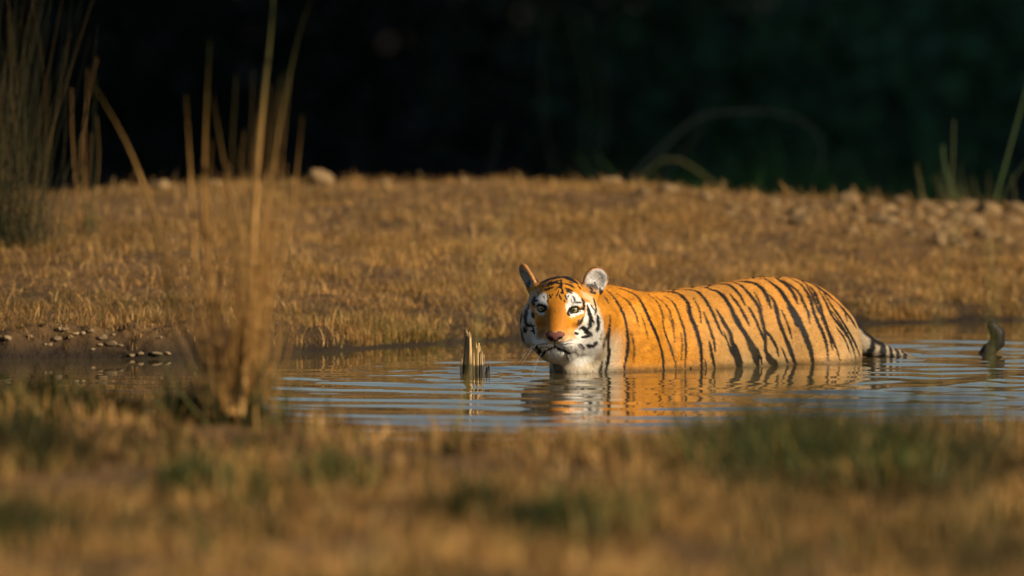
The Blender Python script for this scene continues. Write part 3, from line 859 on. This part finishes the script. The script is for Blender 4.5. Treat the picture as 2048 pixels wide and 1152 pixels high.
#==SECTION grasses
def blades(P, ln, wd, lean, az, col, curl=.5, seg=2):
    """thin bent blades; P roots (n,3), ln length, wd half width, lean from vertical (rad), az direction"""
    n = len(P)
    d = np.stack([np.cos(az), np.sin(az), np.zeros(n)], -1)
    s = np.stack([-np.sin(az), np.cos(az), np.zeros(n)], -1)
    rot = rng.uniform(-1, 1, n)[:, None] * 1.2
    s = s * np.cos(rot) + d * np.sin(rot)
    up = np.array([0, 0, 1.0])
    pts = [P]; cur = P
    for k in range(seg):
        a = lean * (.5 + .8 * k) + curl * k / max(seg - 1, 1) * .5
        cur = cur + (d * np.sin(a)[:, None] + up * np.cos(a)[:, None]) * (ln / seg)[:, None]
        pts.append(cur)
    rows = []
    for k in range(seg):
        w = (wd * (1 - .35 * k / seg))[:, None]
        rows += [pts[k] - s * w, pts[k] + s * w]
    rows.append(pts[seg])
    m = len(rows)
    V = np.stack(rows, 1).reshape(-1, 3)
    b = np.arange(n)[:, None] * m
    F4 = np.concatenate([b + np.array([[2 * k, 2 * k + 1, 2 * k + 3, 2 * k + 2]]) for k in range(seg - 1)]) if seg > 1 else np.zeros((0, 4), int)
    F3 = b + np.array([[2 * seg - 2, 2 * seg - 1, 2 * seg]])
    return V, [F4, F3], np.repeat(col, m, 0)
def palette(n, cols, w):
    k = rng.choice(len(cols), n, p=np.array(w) / np.sum(w))
    return np.array(cols)[k] * rng.uniform(.50, 1.25, n)[:, None]
TAN, STRAW, BROWN, OLIVE, GREEN, DARK = (.58, .315, .092), (.68, .43, .165), (.32, .165, .052), (.25, .175, .042), (.055, .068, .015), (.09, .050, .020)
m_grass = mat_new('grass', rough=.7, attr='tint', spec=.15, trans=.25)
# dry grass on the far bank, growing in small tufts
def bank_tufts(n, ylo, yhi, xlo=-2.9, xhi=2.9):
    x = rng.uniform(xlo, xhi, n); y = shore_far(x) + .02 + (yhi - ylo) * rng.random(n) ** 1.15
    return x, y
def field(nt, per, ln0, wd0, xs, ys, dens=None):
    k = np.repeat(np.arange(nt), per)
    n = len(k)
    x = xs[k] + rng.normal(0, .022, n); y = ys[k] + rng.normal(0, .022, n)
    return k, x, y
NT = 27000
tx = rng.uniform(-2.95, 2.95, NT); ty = shore_far(tx) - .02 + (48.4 - shore_far(tx)) * rng.random(NT) ** 1.25
edge = (rng.random(NT) < .07) & (tx > -.8)
ty = np.where(edge, shore_far(tx) + rng.uniform(0, .07, NT), ty)
patch = N1(tx + 30, ty + 30, .55, 3)
mud = sstep(.30, .02, ty - shore_far(tx)) * np.where(tx < -.75, 1.0, 0)
stony = sstep(.55, 1.1, tx) * sstep(45.0, 45.8, ty)
hole = sstep(.47, .36, N2_(tx + 15, ty * .8 + 15, .11, 2))
kp = (rng.random(NT) > .9 * hole) & (rng.random(NT) < .16 + 1.0 * sstep(.36, .66, patch)) & (rng.random(NT) > mud) & (rng.random(NT) > .70 * stony)
tx, ty, patch = tx[kp], ty[kp], patch[kp]; NT = len(tx)
per = 22
k = np.repeat(np.arange(NT), per); n = len(k)
off = rng.normal(0, .024, (n, 2))
x = tx[k] + off[:, 0]; y = ty[k] + off[:, 1]
z = height(x, y) - .004
th_ = (.55 + .9 * N2_(tx + 10, ty + 10, .35, 2)) * rng.uniform(.7, 1.3, NT)
ln = .044 * th_[k] * rng.uniform(.4, 1.35, n)
az = np.arctan2(off[:, 1], off[:, 0]) + rng.normal(0, .7, n)
lean = np.abs(rng.normal(.50, .70, n)).clip(0, 1.7)
gr = N3(tx + 70, ty + 70, .8, 3)
tone = rng.uniform(.35, 1.45, NT) * (.70 + .6 * N2_(tx + 61, ty + 61, .22, 2)) * (.55 + .45 * sstep(-1.9, -.6, tx))  # random tuft tone, with reed shade painted in towards the left
ln *= (1 - .35 * sstep(45.5, 47.5, ty))[k] * (1 - .4 * (sstep(.55, 1.1, tx) * sstep(45.0, 45.8, ty)))[k]
cg = palette(n, [TAN, STRAW, BROWN, OLIVE], [.35, .13, .34, .18])
green = (rng.random(n) < .55 * sstep(.50, .68, gr[k]))
cg[green] = palette(green.sum(), [OLIVE, GREEN], [.6, .4])
cg *= tone[k][:, None]
ok = z > .004
V, F, C_ = blades(np.stack([x, y, z], -1)[ok], ln[ok], rng.uniform(.0004, .0011, ok.sum()), lean[ok], az[ok], cg[ok])
g = np_mesh('dry_grass', V, F, m_grass, colors=C_)
tag(g, 'short dry brown grass covering the far bank', 'grass', kind='stuff')
# thin taller stems and bent straws standing over it
ns = 26000
x = rng.uniform(-2.9, 2.9, ns); y = shore_far(x) + .05 + (48.3 - shore_far(x)) * rng.random(ns) ** 1.2
z = height(x, y) - .004
V, F, C_ = blades(np.stack([x, y, z], -1), rng.uniform(.02, .095, ns) , rng.uniform(.0008, .0016, ns), np.abs(rng.normal(.6, .7, ns)).clip(0, 1.6), rng.uniform(0, 2 * pi, ns),
                  palette(ns, [TAN, STRAW, BROWN, OLIVE], [.35, .22, .30, .13]), curl=1.3, seg=4)
g = np_mesh('grass_stems', V, F, m_grass, colors=C_)
tag(g, 'taller thin straw stems standing in the far bank grass', 'grass', kind='stuff')
# grasses of the near bank, between the viewer and the water
NT = 9000
tx = rng.uniform(-2.7, 2.7, NT); ty = rng.uniform(23.5, 35.9, NT)
dn = shore_near(tx) - ty
hpx = 1024 + FPX * tx / ty
herb = np.zeros(NT)
for hx0, hy0, rx, ry in ((.72, 31.9, .24, 1.1), (1.02, 31.4, .17, 1.0), (-1.38, 34.6, .26, .7), (-1.35, 32.2, .16, .9), (-.45, 31.0, .07, .5), (-1.3, 28.8, .2, .8), (-.82, 30.8, .12, .4), (.15, 28.9, .16, .5),
        (-.1, 29.3, .08, .3), (-.66, 30.2, .06, .4), (-.95, 34.4, .10, .5)):
    herb = np.maximum(herb, np.exp(-(((tx - hx0) / rx) ** 2 + ((ty - hy0) / ry) ** 2) ** 1.5))
pn = N1(tx + 33, ty * .6 + 33, .5, 3)
kp = (dn > .03) & (rng.random(NT) < .30 + .9 * sstep(.35, .6, pn) + herb)
tx, ty, herb, pn, dn = tx[kp], ty[kp], herb[kp], pn[kp], dn[kp]; NT = len(tx)
per = 18
k = np.repeat(np.arange(NT), per); n = len(k)
off = rng.normal(0, .030, (n, 2))
x = tx[k] + off[:, 0]; y = ty[k] + off[:, 1]; z = height(x, y) - .005
ln = (.050 + .075 * herb[k] + .03 * N2_(tx + 5, ty + 5, .5, 2)[k]) * rng.uniform(.4, 1.4, n)
az = np.arctan2(off[:, 1], off[:, 0]) + rng.normal(0, .7, n)
lean = np.abs(rng.normal(.35, .4, n)).clip(0, 1.45)
ln *= 1 + .8 * sstep(1.1, .2, dn)[k] * N1(tx + 7, ty + 7, .25, 2)[k]
cg = palette(n, [TAN, BROWN, OLIVE, DARK, STRAW], [.30, .40, .17, .07, .06]) * 1.05
hb = rng.random(n) < np.maximum(herb[k] * 1.25, .30 * sstep(.5, .7, N3(tx + 44, ty * .7 + 44, .6, 2))[k])
cg[hb] = palette(hb.sum(), [OLIVE, GREEN, (.035, .05, .014)], [.2, .45, .35])
cg *= (rng.uniform(.6, 1.2, NT) * (.15 + 1.55 * N2_(tx + 81, ty * .5 + 81, .34, 2)))[k][:, None]
V, F, C_ = blades(np.stack([x, y, z], -1), ln, rng.uniform(.0014, .0032, n) * np.where(hb, 1.8, 1), lean, az, cg)
g = np_mesh('near_bank_grass', V, F, m_grass, colors=C_)
tag(g, 'brown and green grass on the near bank in front of the water', 'grass', kind='stuff')
# green plants in the hollow behind the bank
n = 5000
x = rng.uniform(.55, 2.3, n); y = rng.uniform(52.5, 58, n); z = height(x, y) - .01
V, F, C_ = blades(np.stack([x, y, z], -1), (.45 + .55 * N1(x + 12, y + 12, .6, 2)) * rng.uniform(.5, 1.2, n), rng.uniform(.004, .010, n), np.abs(rng.normal(.3, .3, n)), rng.uniform(0, 2 * pi, n), palette(n, [(.06, .15, .03), (.10, .19, .05), (.04, .10, .03)], [.4, .3, .3]), seg=3)
g = np_mesh('green_undergrowth', V, F, m_grass, colors=C_)
tag(g, 'dim green plants in the shade just behind the bank', 'undergrowth', kind='stuff')
#==SECTION reeds, stump, stones, forest
def stalk_path(base, tip, bow=0.0, droop=0.0, n=12, side=None):
    base = np.array(base, float); tip = np.array(tip, float)
    t = np.linspace(0, 1, n)[:, None]
    d = tip - base
    s = np.array([1.0, .2, 0]) if side is None else np.array(side, float)
    return base + d * t + s * bow * np.sin(pi * t) * np.linalg.norm(d) + np.array([0, 0, -1.0]) * droop * t ** 3
def reed(name, stalks, leaves, colors_s, colors_l, loc, label, cat='reed', group=None, tip=None):
    root = empty(name, tuple(loc))
    tag(root, label, cat, group)
    if len(stalks) <= 8:                            # few enough to pick apart: each stalk a part of its own
        for P, r in stalks:
            V, F = tubes([(P, r)], 6)
            cc = np.repeat(np.array(colors_s[rng.integers(len(colors_s))])[None] * rng.uniform(.7, 1.25), len(V), 0)
            np_mesh('stalk', V - np.array(loc), F, m_reed, parent=root, colors=cc)
        stalks = []
    for nm, lst, cols, sides in (('stalks', stalks, colors_s, 5), ('leaves', leaves, colors_l, 3)):
        if not lst: continue
        V, F = tubes(lst, sides)
        cc = np.concatenate([np.repeat(np.array(cols[rng.integers(len(cols))])[None] * rng.uniform(.7, 1.25), len(P) * sides, 0) for P, r in lst])
        if tip is not None:                         # greener towards the tips
            k = sstep(.60, 1.15, np.concatenate([np.repeat(P[:, 2] - loc[2], sides) for P, r in lst]))[:, None]
            cc = cc * (1 - k) + np.array(tip) * k
        np_mesh(nm, V - np.array(loc), F, m_reed, parent=root, colors=cc)
    return root
m_reed = mat_new('reed', rough=.6, attr='tint', spec=.2, trans=.15)
def fan(base, n, hlo, hhi, spread, rlo, rhi, lean=(0, 0), bow=.05, foot=.06):
    out = []
    for q in range(n):
        h = random.uniform(hlo, hhi)
        a = random.gauss(0, spread); b = random.gauss(0, spread)
        p0 = np.array(base) + np.array([random.gauss(0, foot), random.gauss(0, foot), -.03])
        p1 = p0 + np.array([lean[0] + math.tan(a), lean[1] + math.tan(b), 1]) * h
        r = random.uniform(rlo, rhi)
        out.append((stalk_path(p0, p1, random.gauss(0, bow), max(0, random.gauss(0, .06)) * h), np.linspace(r, r * .25, 12)))
    return out
RB = [(.40, .20, .050), (.44, .24, .070), (.30, .16, .045), (.20, .13, .035)]
RG = [(.06, .075, .02), (.10, .10, .028), (.14, .11, .034), (.05, .06, .02)]
RGD = [(.032, .040, .010), (.045, .048, .012), (.065, .055, .016), (.022, .028, .008)]
# big blurred clump on the near shore
b = np.array([-.792, 34.0, .0]); b[2] = float(height(b[0], b[1]))
def near_stalk(pts, r0, r1, y=33.9):
    P = path(pts, lambda px, py: (px, py), 40)
    n = len(P)
    return (np.array([np.array(at(px, py, y + .25 * sin(3 * q / n))) for q, (px, py) in enumerate(P)]), np.linspace(r0, r1, n) * (1 - .85 * sstep(.62, 1.0, np.linspace(0, 1, n))))
S = [near_stalk(p, r * .0013, r * .0008) for p, r in (
    ([(482,832),(500,640),(508,440),(520,260),(545,20),(548,-120)],8), ([(470,832),(498,600),(512,380),(518,230)],8), ([(480,832),(522,560),(540,380),(560,250),(600,60),(640,-40)],4),
    ([(450,832),(420,620),(408,420),(412,230),(420,80)],6), ([(455,832),(400,640),(385,440),(380,330),(372,190)],5), ([(450,832),(380,640),(310,430),(250,280),(190,175)],5),
    ([(460,832),(430,600),(415,420),(425,280)],6), ([(475,832),(480,640),(470,470),(440,280),(425,190)],5), ([(460,832),(360,640),(300,420),(285,360)],5), ([(470,832),(440,660),(445,480),(460,330)],5),
    ([(480,832),(525,660),(575,470),(598,300),(605,230)],5), ([(470,832),(505,700),(530,560),(548,430)],7), ([(462,832),(410,700),(392,600),(380,520)],7), ([(450,832),(350,680),(330,560),(345,420)],4),
    ([(480,832),(510,690),(516,540),(512,470)],10), ([(466,832),(430,720),(420,560),(428,500)],9))]
lv = fan(b, 125, .20, .80, .12, .0014, .0032, bow=.05, foot=.05) + fan(b + np.array([.05, 0, 0]), 40, .5, 1.1, .05, .0012, .0026, lean=(.06, 0), bow=.02, foot=.03)
low = fan(b, 160, .06, .26, .30, .003, .006, bow=.08, foot=.08)
reed('reed_clump', S + lv, low, RB, RG, b, 'tall brown reed clump on the near shore left of the tiger', 'reed', tip=(.07, .075, .022))
# dark clump of thin reeds standing on the far bank at the left
b = np.array([-1.86, 44.0, 0]); b[2] = float(height(b[0], b[1]))
st = fan(b, 150, .30, 1.05, .12, .0009, .0019, lean=(.05, 0), bow=.03, foot=.075) + fan(b + np.array([-.08, .1, 0]), 30, .5, 1.1, .09, .0014, .0026, lean=(.02, 0), bow=.03, foot=.06)
lo = fan(b, 120, .08, .35, .24, .0015, .003, bow=.08, foot=.09)
reed('reed_clump', st, lo, [(.045, .038, .011), (.025, .028, .009), (.11, .07, .02), (.018, .02, .007)], [(.05, .05, .015), (.09, .07, .02), (.03, .034, .012)], b, 'dense clump of thin dark reeds on the far bank at the left edge', 'reed')
b = np.array([-1.62, 45.2, 0]); b[2] = float(height(b[0], b[1]))
reed('reed_clump', fan(b, 9, .25, .75, .06, .0018, .003, lean=(.04, 0), bow=.04, foot=.03), fan(b, 25, .06, .2, .25, .0015, .0025, foot=.04), RG + RB[2:], RG, b, 'sparse thin green stems just right of the dense dark reeds', 'reed')
# pale bent stalks behind the crest
def at_pts(pts, y, r0, r1):
    P = path(pts, lambda px, py: (px, py), 30)
    return (np.array([np.array(at(px, py, y)) for px, py in P]), np.linspace(r0, r1, len(P)))
b = np.array(at(1235, 372, 54))
reed('bent_reed', [at_pts([(1230,400),(1300,320),(1390,240),(1440,226),(1540,224),(1610,245),(1645,290),(1640,345)], 54.0, .007, .004), at_pts([(1300,400),(1345,330),(1400,265),(1415,240)], 54.0, .005, .003)],
     [at_pts([(1250,390),(1330,318),(1390,338),(1450,385)], 52.0, .0032, .002)], [(.20, .17, .10), (.24, .19, .11)], [(.22, .20, .07)], b, 'pale grass stalk bent over in a wide arch behind the bank', 'reed')
b = np.array(at(1165, 380, 56))
reed('reed_clump', [at_pts([(1150,400),(1170,250),(1165,140),(1140,40)], 56, .006, .004), at_pts([(1180,400),(1192,280),(1188,150),(1170,20)], 56.2, .006, .003), at_pts([(1120,400),(1090,250),(1085,120),(1110,10)], 56.3, .006, .003), at_pts([(960,400),(985,330),(1000,250)], 55.5, .006, .004),
     at_pts([(1160,400),(1200,330),(1215,200),(1205,120)], 55.8, .006, .004)], fan(b, 40, .05, .22, .2, .003, .006, foot=.09), [(.10, .10, .05), (.07, .09, .04)], RG, b, 'blurred dark stalks rising behind the middle of the bank', 'reed')
b = np.array(at(1905, 385, 47.6))
reed('reed_clump', [at_pts([(1898,400),(1905,330),(1908,240)], 47.5, .004, .002), at_pts([(1912,400),(1890,340),(1885,290)], 47.5, .005, .003), at_pts([(1990,400),(2010,330),(2035,240),(2060,150)], 47.5, .0055, .003), at_pts([(1998,410),(2025,360),(2070,300)], 47.6, .004, .002)],
     fan(b, 30, .04, .16, .22, .002, .004, foot=.10), [(.06, .09, .03), (.09, .10, .04)], RG, b, 'green stalks on the crest at the right edge of the bank', 'reed')
# slender stems close to the viewer, far out of focus
for pts, y, rr, cl, lab in (
    ([(915,870),(940,700),(965,540),(1010,430),(1040,380)], 33.0, .0024, [(.34, .26, .07)], 'thin straw stem on the near bank left of the broken stump'),
    ([(880,880),(890,760),(905,640),(930,470)], 32.2, .0022, [(.30, .22, .07)], 'thin olive stem on the near bank further left of the stump'),
    ([(1850,900),(1870,760),(1885,600),(1920,420)], 32.5, .0024, [(.20, .17, .05)], 'thin green stem on the near bank in front of the tail'),
    ([(1965,900),(1975,760),(1985,620),(1972,480)], 33.0, .0026, [(.16, .16, .045)], 'thin green stem on the near bank nearest the right edge'),
    ([(2030,900),(2020,760),(2040,640),(2075,520)], 32.5, .0024, [(.28, .21, .07)], 'pale stem leaning out at the right edge of the near bank')):
    L_ = [at_pts([(a + random.uniform(-30, 30) * (1 - q / 4), c) for q, (a, c) in enumerate(pts)], y + random.uniform(-.3, .3), rr * random.uniform(.7, 1.3), rr * .4) for _ in range(2)]
    b = L_[0][0][0].copy(); gz = float(height(b[0], b[1]))
    L_ = [(np.vstack([np.array([[P[0][0], P[0][1], gz - .02]]), P]), np.concatenate([[r[0]], r])) for P, r in L_]
    b[2] = gz
    reed('stem_grass', L_, [], cl, cl, b, lab, 'grass stem')
# veil of tall thin grass in front of the hind quarters
b = np.array([.66, 32.5, 0]); b[2] = float(height(b[0], b[1]))
reed('grass_clump', fan(b, 26, .25, .52, .20, .0012, .0024, lean=(.05, 0), bow=.05, foot=.10), [], [(.26, .19, .07), (.16, .14, .05)], RG, b, 'wispy tall grass on the near bank in front of the hind quarters', 'grass')
b = np.array([.85, 32.6, 0]); b[2] = float(height(b[0], b[1]))
reed('grass_clump', fan(b, 420, .10, .30, .28, .0016, .0032, bow=.08, foot=.17) + fan(b + np.array([.28, -.6, 0]), 220, .08, .26, .3, .0016, .003, bow=.08, foot=.13) + fan(b + np.array([-.25, -.5, 0]), 200, .08, .22, .3, .0016, .003, bow=.08, foot=.13), [], RGD, RG, b, 'dark green grass clump on the near bank below the hind quarters', 'grass')

# tall hazy grass nearest the viewer
for bx, by, n_, hs, lab in ((.56, 25.5, 40, (.45, .66), 'hazy tall olive grass closest to the viewer, below the tiger'), (.93, 24.5, 52, (.45, .75), 'hazy tall green grass closest to the viewer, at the lower right'), (-.95, 25.0, 20, (.35, .55), 'hazy tall brown grass closest to the viewer, at the lower left')):
    b = np.array([bx, by, float(height(bx, by))])
    reed('grass_clump', fan(b, n_, hs[0], hs[1], .14, .0012, .0024, bow=.05, foot=.07), [], RGD + [(.16, .12, .04)], RG, b, lab, 'grass')
# broken stump in the water
def splinter(foot, top, w, d, n=10, ragged=.35, seed=0):
    """a riven shard of wood: tapering, grooved, with a jagged top"""
    r_ = np.random.default_rng(seed)
    t = np.linspace(0, 1, n); sides = 12
    th = np.linspace(0, 2 * pi, sides, endpoint=False)
    groove = 1 + .28 * r_.standard_normal(sides)
    foot = np.array(foot, float); top = np.array(top, float)
    hfac = 1 - ragged * r_.random(sides)
    V = []
    for q in t:
        wob = 1 + .06 * r_.standard_normal(sides)
        s = (1 - .40 * q ** 2) * groove.clip(.5, 1.5) * wob
        zf = np.minimum(q, hfac)
        base = foot[None] + (top - foot)[None] * zf[:, None]
        V.append(base + np.stack([np.cos(th) * w * s, np.sin(th) * d * s, np.zeros(sides)], -1))
    V.append((foot + (top - foot) * (1 - ragged * .45))[None])
    V = np.vstack(V)
    i = np.arange(n - 1)[:, None] * sides; j = np.arange(sides)[None]; jn = (j + 1) % sides
    Q = np.stack([i + j, i + jn, i + sides + jn, i + sides + j], -1).reshape(-1, 4)
    T = np.stack([(n - 1) * sides + j[0], (n - 1) * sides + jn[0], np.full(sides, n * sides)], -1)
    return V, Q, T
def mat_wood():
    m = bpy.data.materials.new('weathered_wood'); m.use_nodes = True
    nt = m.node_tree; N = nt.nodes; L = nt.links; p = N['Principled BSDF']
    tc = N.new('ShaderNodeTexCoord'); mp = N.new('ShaderNodeMapping'); mp.inputs['Scale'].default_value = (160, 160, 9)
    L.new(tc.outputs['Object'], mp.inputs[0])
    t = N.new('ShaderNodeTexNoise'); t.inputs['Scale'].default_value = 1; t.inputs['Detail'].default_value = 4
    L.new(mp.outputs[0], t.inputs['Vector'])
    cr = N.new('ShaderNodeValToRGB'); e = cr.color_ramp.elements
    e[0].position = .36; e[0].color = (.13, .075, .03, 1); e[1].position = .60; e[1].color = (.56, .37, .16, 1)
    L.new(t.outputs['Fac'], cr.inputs[0])
    sx = N.new('ShaderNodeSeparateXYZ'); L.new(tc.outputs['Object'], sx.inputs[0])
    ad = N.new('ShaderNodeMath'); ad.operation = 'MULTIPLY_ADD'; ad.inputs[1].default_value = .03
    L.new(t.outputs['Fac'], ad.inputs[0]); L.new(sx.outputs['Z'], ad.inputs[2])
    mr = N.new('ShaderNodeMapRange'); mr.inputs['From Min'].default_value = .046; mr.inputs['From Max'].default_value = .054     # soaked foot
    L.new(ad.outputs[0], mr.inputs[0])
    mx = N.new('ShaderNodeMix'); mx.data_type = 'RGBA'; mx.inputs[6].default_value = (.035, .027, .018, 1)
    L.new(mr.outputs[0], mx.inputs[0]); L.new(cr.outputs[0], mx.inputs[7]); L.new(mx.outputs[2], p.inputs['Base Color'])
    p.inputs['Roughness'].default_value = .75
    bp = N.new('ShaderNodeBump'); bp.inputs['Strength'].default_value = .7; bp.inputs['Distance'].default_value = .003
    L.new(t.outputs['Fac'], bp.inputs['Height']); L.new(bp.outputs[0], p.inputs['Normal'])
    return m
m_wood = mat_wood()
def Zs(x, y): return 860 + x / 7.2, 620 + y / 7.2
SY = 39.85
sc_ = SY / FPX / 7.2
stump_o = np.array(at(*Zs(620, 870), SY)); stump_o[2] = 0
root = empty('tree_stump', tuple(stump_o))
tag(root, 'broken grey wooden stump with splintered points standing in the water', 'stump')
for q, (x0, x1, ytop, w, dy, rag) in enumerate(((548, 550, 300, 54, .006, .10), (702, 700, 490, 52, .006, .15), (525, 532, 258, 34, .0, .16), (570, 570, 300, 36, -.006, .14), (512, 522, 400, 34, .008, .2), (628, 628, 550, 22, .0, .3), (690, 684, 458, 38, .002, .25),
                                               (738, 736, 550, 36, -.002, .25), (768, 772, 600, 14, .004, .3), (455, 452, 690, 28, .002, .25), (820, 838, 735, 38, .006, .5), (610, 610, 680, 80, .012, .2), (700, 700, 670, 70, .010, .25), (545, 545, 640, 70, .010, .3))):
    ft = np.array(at(*Zs(x0, 870), SY)); ft[2] = -.06
    tp = np.array(at(*Zs(x1, ytop), SY))
    ft[1] += dy; tp[1] += dy
    V, Q, T = splinter(ft, tp, w * sc_, w * sc_ * .8, 12, rag, 40 + q)
    np_mesh('splinter', V - stump_o, [Q, T], m_wood, parent=root, smooth=False)

# stones
m_stone = mat_new('stone', rough=.85, attr='tint', spec=.2, noise=(45, .7, 1.2), bump=(60, .5, .006))
def stone(loc, size, seed, col, label, group=None):
    r_ = np.random.default_rng(seed)
    bm = bmesh.new(); bmesh.ops.create_icosphere(bm, subdivisions=2, radius=1)
    V = np.array([v.co for v in bm.verts]); F = np.array([[v.index for v in f.verts] for f in bm.faces]); bm.free()
    ph = r_.uniform(0, 6, (4, 3))
    n_ = sum(np.sin(V @ (r_.standard_normal(3) * (1.6 + k)) + ph[k, 0]) * (.16 / (1 + k)) for k in range(4))
    V = V * (1 + n_)[:, None]
    for k in range(4):                                           # knocked-off facets
        d = r_.standard_normal(3); d /= np.linalg.norm(d)
        h = V @ d; c = .55 + .25 * r_.random()
        V = V - np.maximum(h - c, 0)[:, None] * d * .85
    a = r_.uniform(0, 2 * pi); c_, s_ = cos(a), sin(a)
    V = V @ np.array([[c_, -s_, 0], [s_, c_, 0], [0, 0, 1]]).T * np.array(size)
    o = np_mesh('stone', V, F, m_stone, smooth=False, colors=np.repeat(np.array(col)[None] * r_.uniform(.85, 1.15), len(V), 0))
    o.location = loc
    tag(o, label, 'stone', group)
    return o
SCOL = (.22, .140, .062)
def put(px, py, y, wpx, hpx, label, group=None, col=SCOL, seed=0, sink=.35):
    """stone of the given width and height standing on the ground at depth y"""
    p = np.array(at(px, py, y)); k = y / FPX
    w = wpx * k / 2; h = hpx * k / 2
    p[2] = float(height(p[0], p[1])) + h * sink
    stone(tuple(p), (w, w * .8, h), seed, col, label, group)
def ground_y(px, py):
    """depth at which the line of sight through a photograph pixel meets the ground"""
    d = ray(px, py)
    ys_ = np.linspace(40.6, 48.5, 400)
    zz = CAM_H + d.z * ys_ / d.y; xx = d.x * ys_ / d.y
    g_ = height(xx, ys_)
    i_ = np.flatnonzero(zz < g_ + .01)
    return ys_[i_[0]] if len(i_) else 47.3
for q, (px, py, y, w, h, lab) in enumerate(((645, 368, 47.2, 66, 44, 'large rounded boulder on the skyline of the bank, left of the middle'), (320, 362, 47.2, 40, 34, 'rounded stone on the skyline behind the tall reed clump'),
    (428, 374, 47.2, 40, 22, 'low stone on the skyline right behind the reed stalks'), (1222, 362, 47.3, 44, 30, 'pale stone on the skyline above the ear of the tiger'), (925, 364, 47.3, 30, 20, 'small flat stone on the skyline left of the middle'),
    (770, 372, 47.2, 34, 20, 'low brown stone on the skyline right of the large boulder'))):
    put(px, py, y, w, h, lab, seed=100 + q)
PB = [(1622,408,26,20),(1668,405,50,22),(1695,385,40,30),(1775,408,34,24),(1760,430,60,22),(1600,432,30,24),(1860,432,36,26),(1905,428,44,28),(1890,455,44,26),(1945,430,48,30),(1935,395,50,26),(1975,410,56,26),(1972,460,46,28),(1880,470,30,30),(1830,420,30,24),
      (1545,398,34,22),(1500,412,30,18),(2020,430,40,24),(2030,405,44,24),(1920,480,36,20),(1740,390,36,20),(1800,395,34,18),(1410,385,34,20),(1340,372,40,20),(1285,378,34,20),(1460,420,28,16),(2010,470,30,18),(1700,455,30,14),(1575,465,24,14),(1850,400,36,20)]
for q in range(45):
    px = random.triangular(1380, 2060, 1900); t_ = random.random()
    PB.append((px, 392 + (px - 1400) * .012 + t_ * (30 + (px - 1400) * .09), random.uniform(12, 40), random.uniform(10, 22)))
for q, (px, py, w, h) in enumerate(PB):
    put(px, py + h / 2, ground_y(px, py + h / 2), w * 1.15, h * 1.5, 'pale weathered stone lying among others on the right of the bank', 'stones strewn on the right of the bank', col=np.array(SCOL) * random.uniform(.5, 1.0), seed=200 + q, sink=random.uniform(-.05, .3))
MB_ = [(115,676,22,14),(128,660,18,10),(165,660,14,10),(152,672,18,8),(205,676,24,14),(200,688,16,8),(222,690,22,14),(14,676,16,14),(100,690,12,8),(310,707,26,9),(335,704,16,8),(262,704,14,8),(282,700,14,9),(118,655,14,10),(180,655,14,9),(140,680,12,7),(90,684,12,8),(240,684,12,8),(185,700,12,7),(60,672,12,8),(320,668,12,9),(226,668,12,8)]
for q, (px, py, w, h) in enumerate(MB_):
    put(px, py + h / 2, ground_y(px, py + h / 2), w * 1.1, h * .9, 'pale pebble on the dark muddy edge of the bank at the left', 'pebbles on the muddy edge at the left', col=np.array((.24, .165, .085)) * random.uniform(.6, 1.2), seed=300 + q)

# dark forest in the shade behind the bank: one mass of leaves and trunks
NL = 70000
fx = rng.uniform(-18, 18, NL); fy = 74 + 18 * rng.random(NL) ** 1.2
gz = height(fx, fy)
top = 2.0 + 1.0 * N1(fx + 40, fy + 40, 3.0, 2)
fz = gz + top * rng.random(NL)
gap = N2_(fx * 1.0 + 80, fz * 1.4 + 80, 1.1, 3)
kp = gap > .20 - .1 * sstep(-2, 3, fx)
P = np.stack([fx, fy, fz], -1)[kp]; n = len(P)
u = rng.normal(size=(n, 3)); u /= np.linalg.norm(u, axis=1)[:, None]
v = np.cross(u, rng.normal(size=(n, 3))); v /= np.linalg.norm(v, axis=1)[:, None]
sz = rng.uniform(.06, .14, n)[:, None]
V = np.stack([P - u * sz, P + v * sz * .5, P + u * sz, P - v * sz * .5], 1).reshape(-1, 3)
F = np.arange(n)[:, None] * 4 + np.array([[0, 1, 2, 3]])
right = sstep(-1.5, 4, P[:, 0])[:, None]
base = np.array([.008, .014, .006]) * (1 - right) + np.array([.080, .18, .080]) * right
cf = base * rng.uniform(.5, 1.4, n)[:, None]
V2f = [V]; F2f = [F]; c2 = [np.repeat(cf, 4, 0)]
tr_ = []
for q in range(10):
    x0 = random.uniform(-14, 14); y0 = random.uniform(78, 92)
    z0 = float(height(x0, y0)) - .1
    tr_.append((np.array([[x0, y0, z0], [x0 + random.gauss(0, .1), y0, z0 + 1.0], [x0 + random.gauss(0, .15), y0, z0 + 2.2]]), np.array([.12, .10, .07]) * random.uniform(.6, 1.6)))
Vt, Ft = tubes(tr_, 7)
V2f.append(Vt); F2f.append(Ft + len(V)); c2.append(np.repeat(np.array([[.030, .026, .020]]), len(Vt), 0))
m_leaf = mat_new('forest_leaf', rough=.6, attr='tint', spec=.1)
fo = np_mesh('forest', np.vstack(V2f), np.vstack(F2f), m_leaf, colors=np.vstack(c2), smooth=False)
tag(fo, 'dark shaded forest behind the sunlit bank', 'forest', kind='stuff')
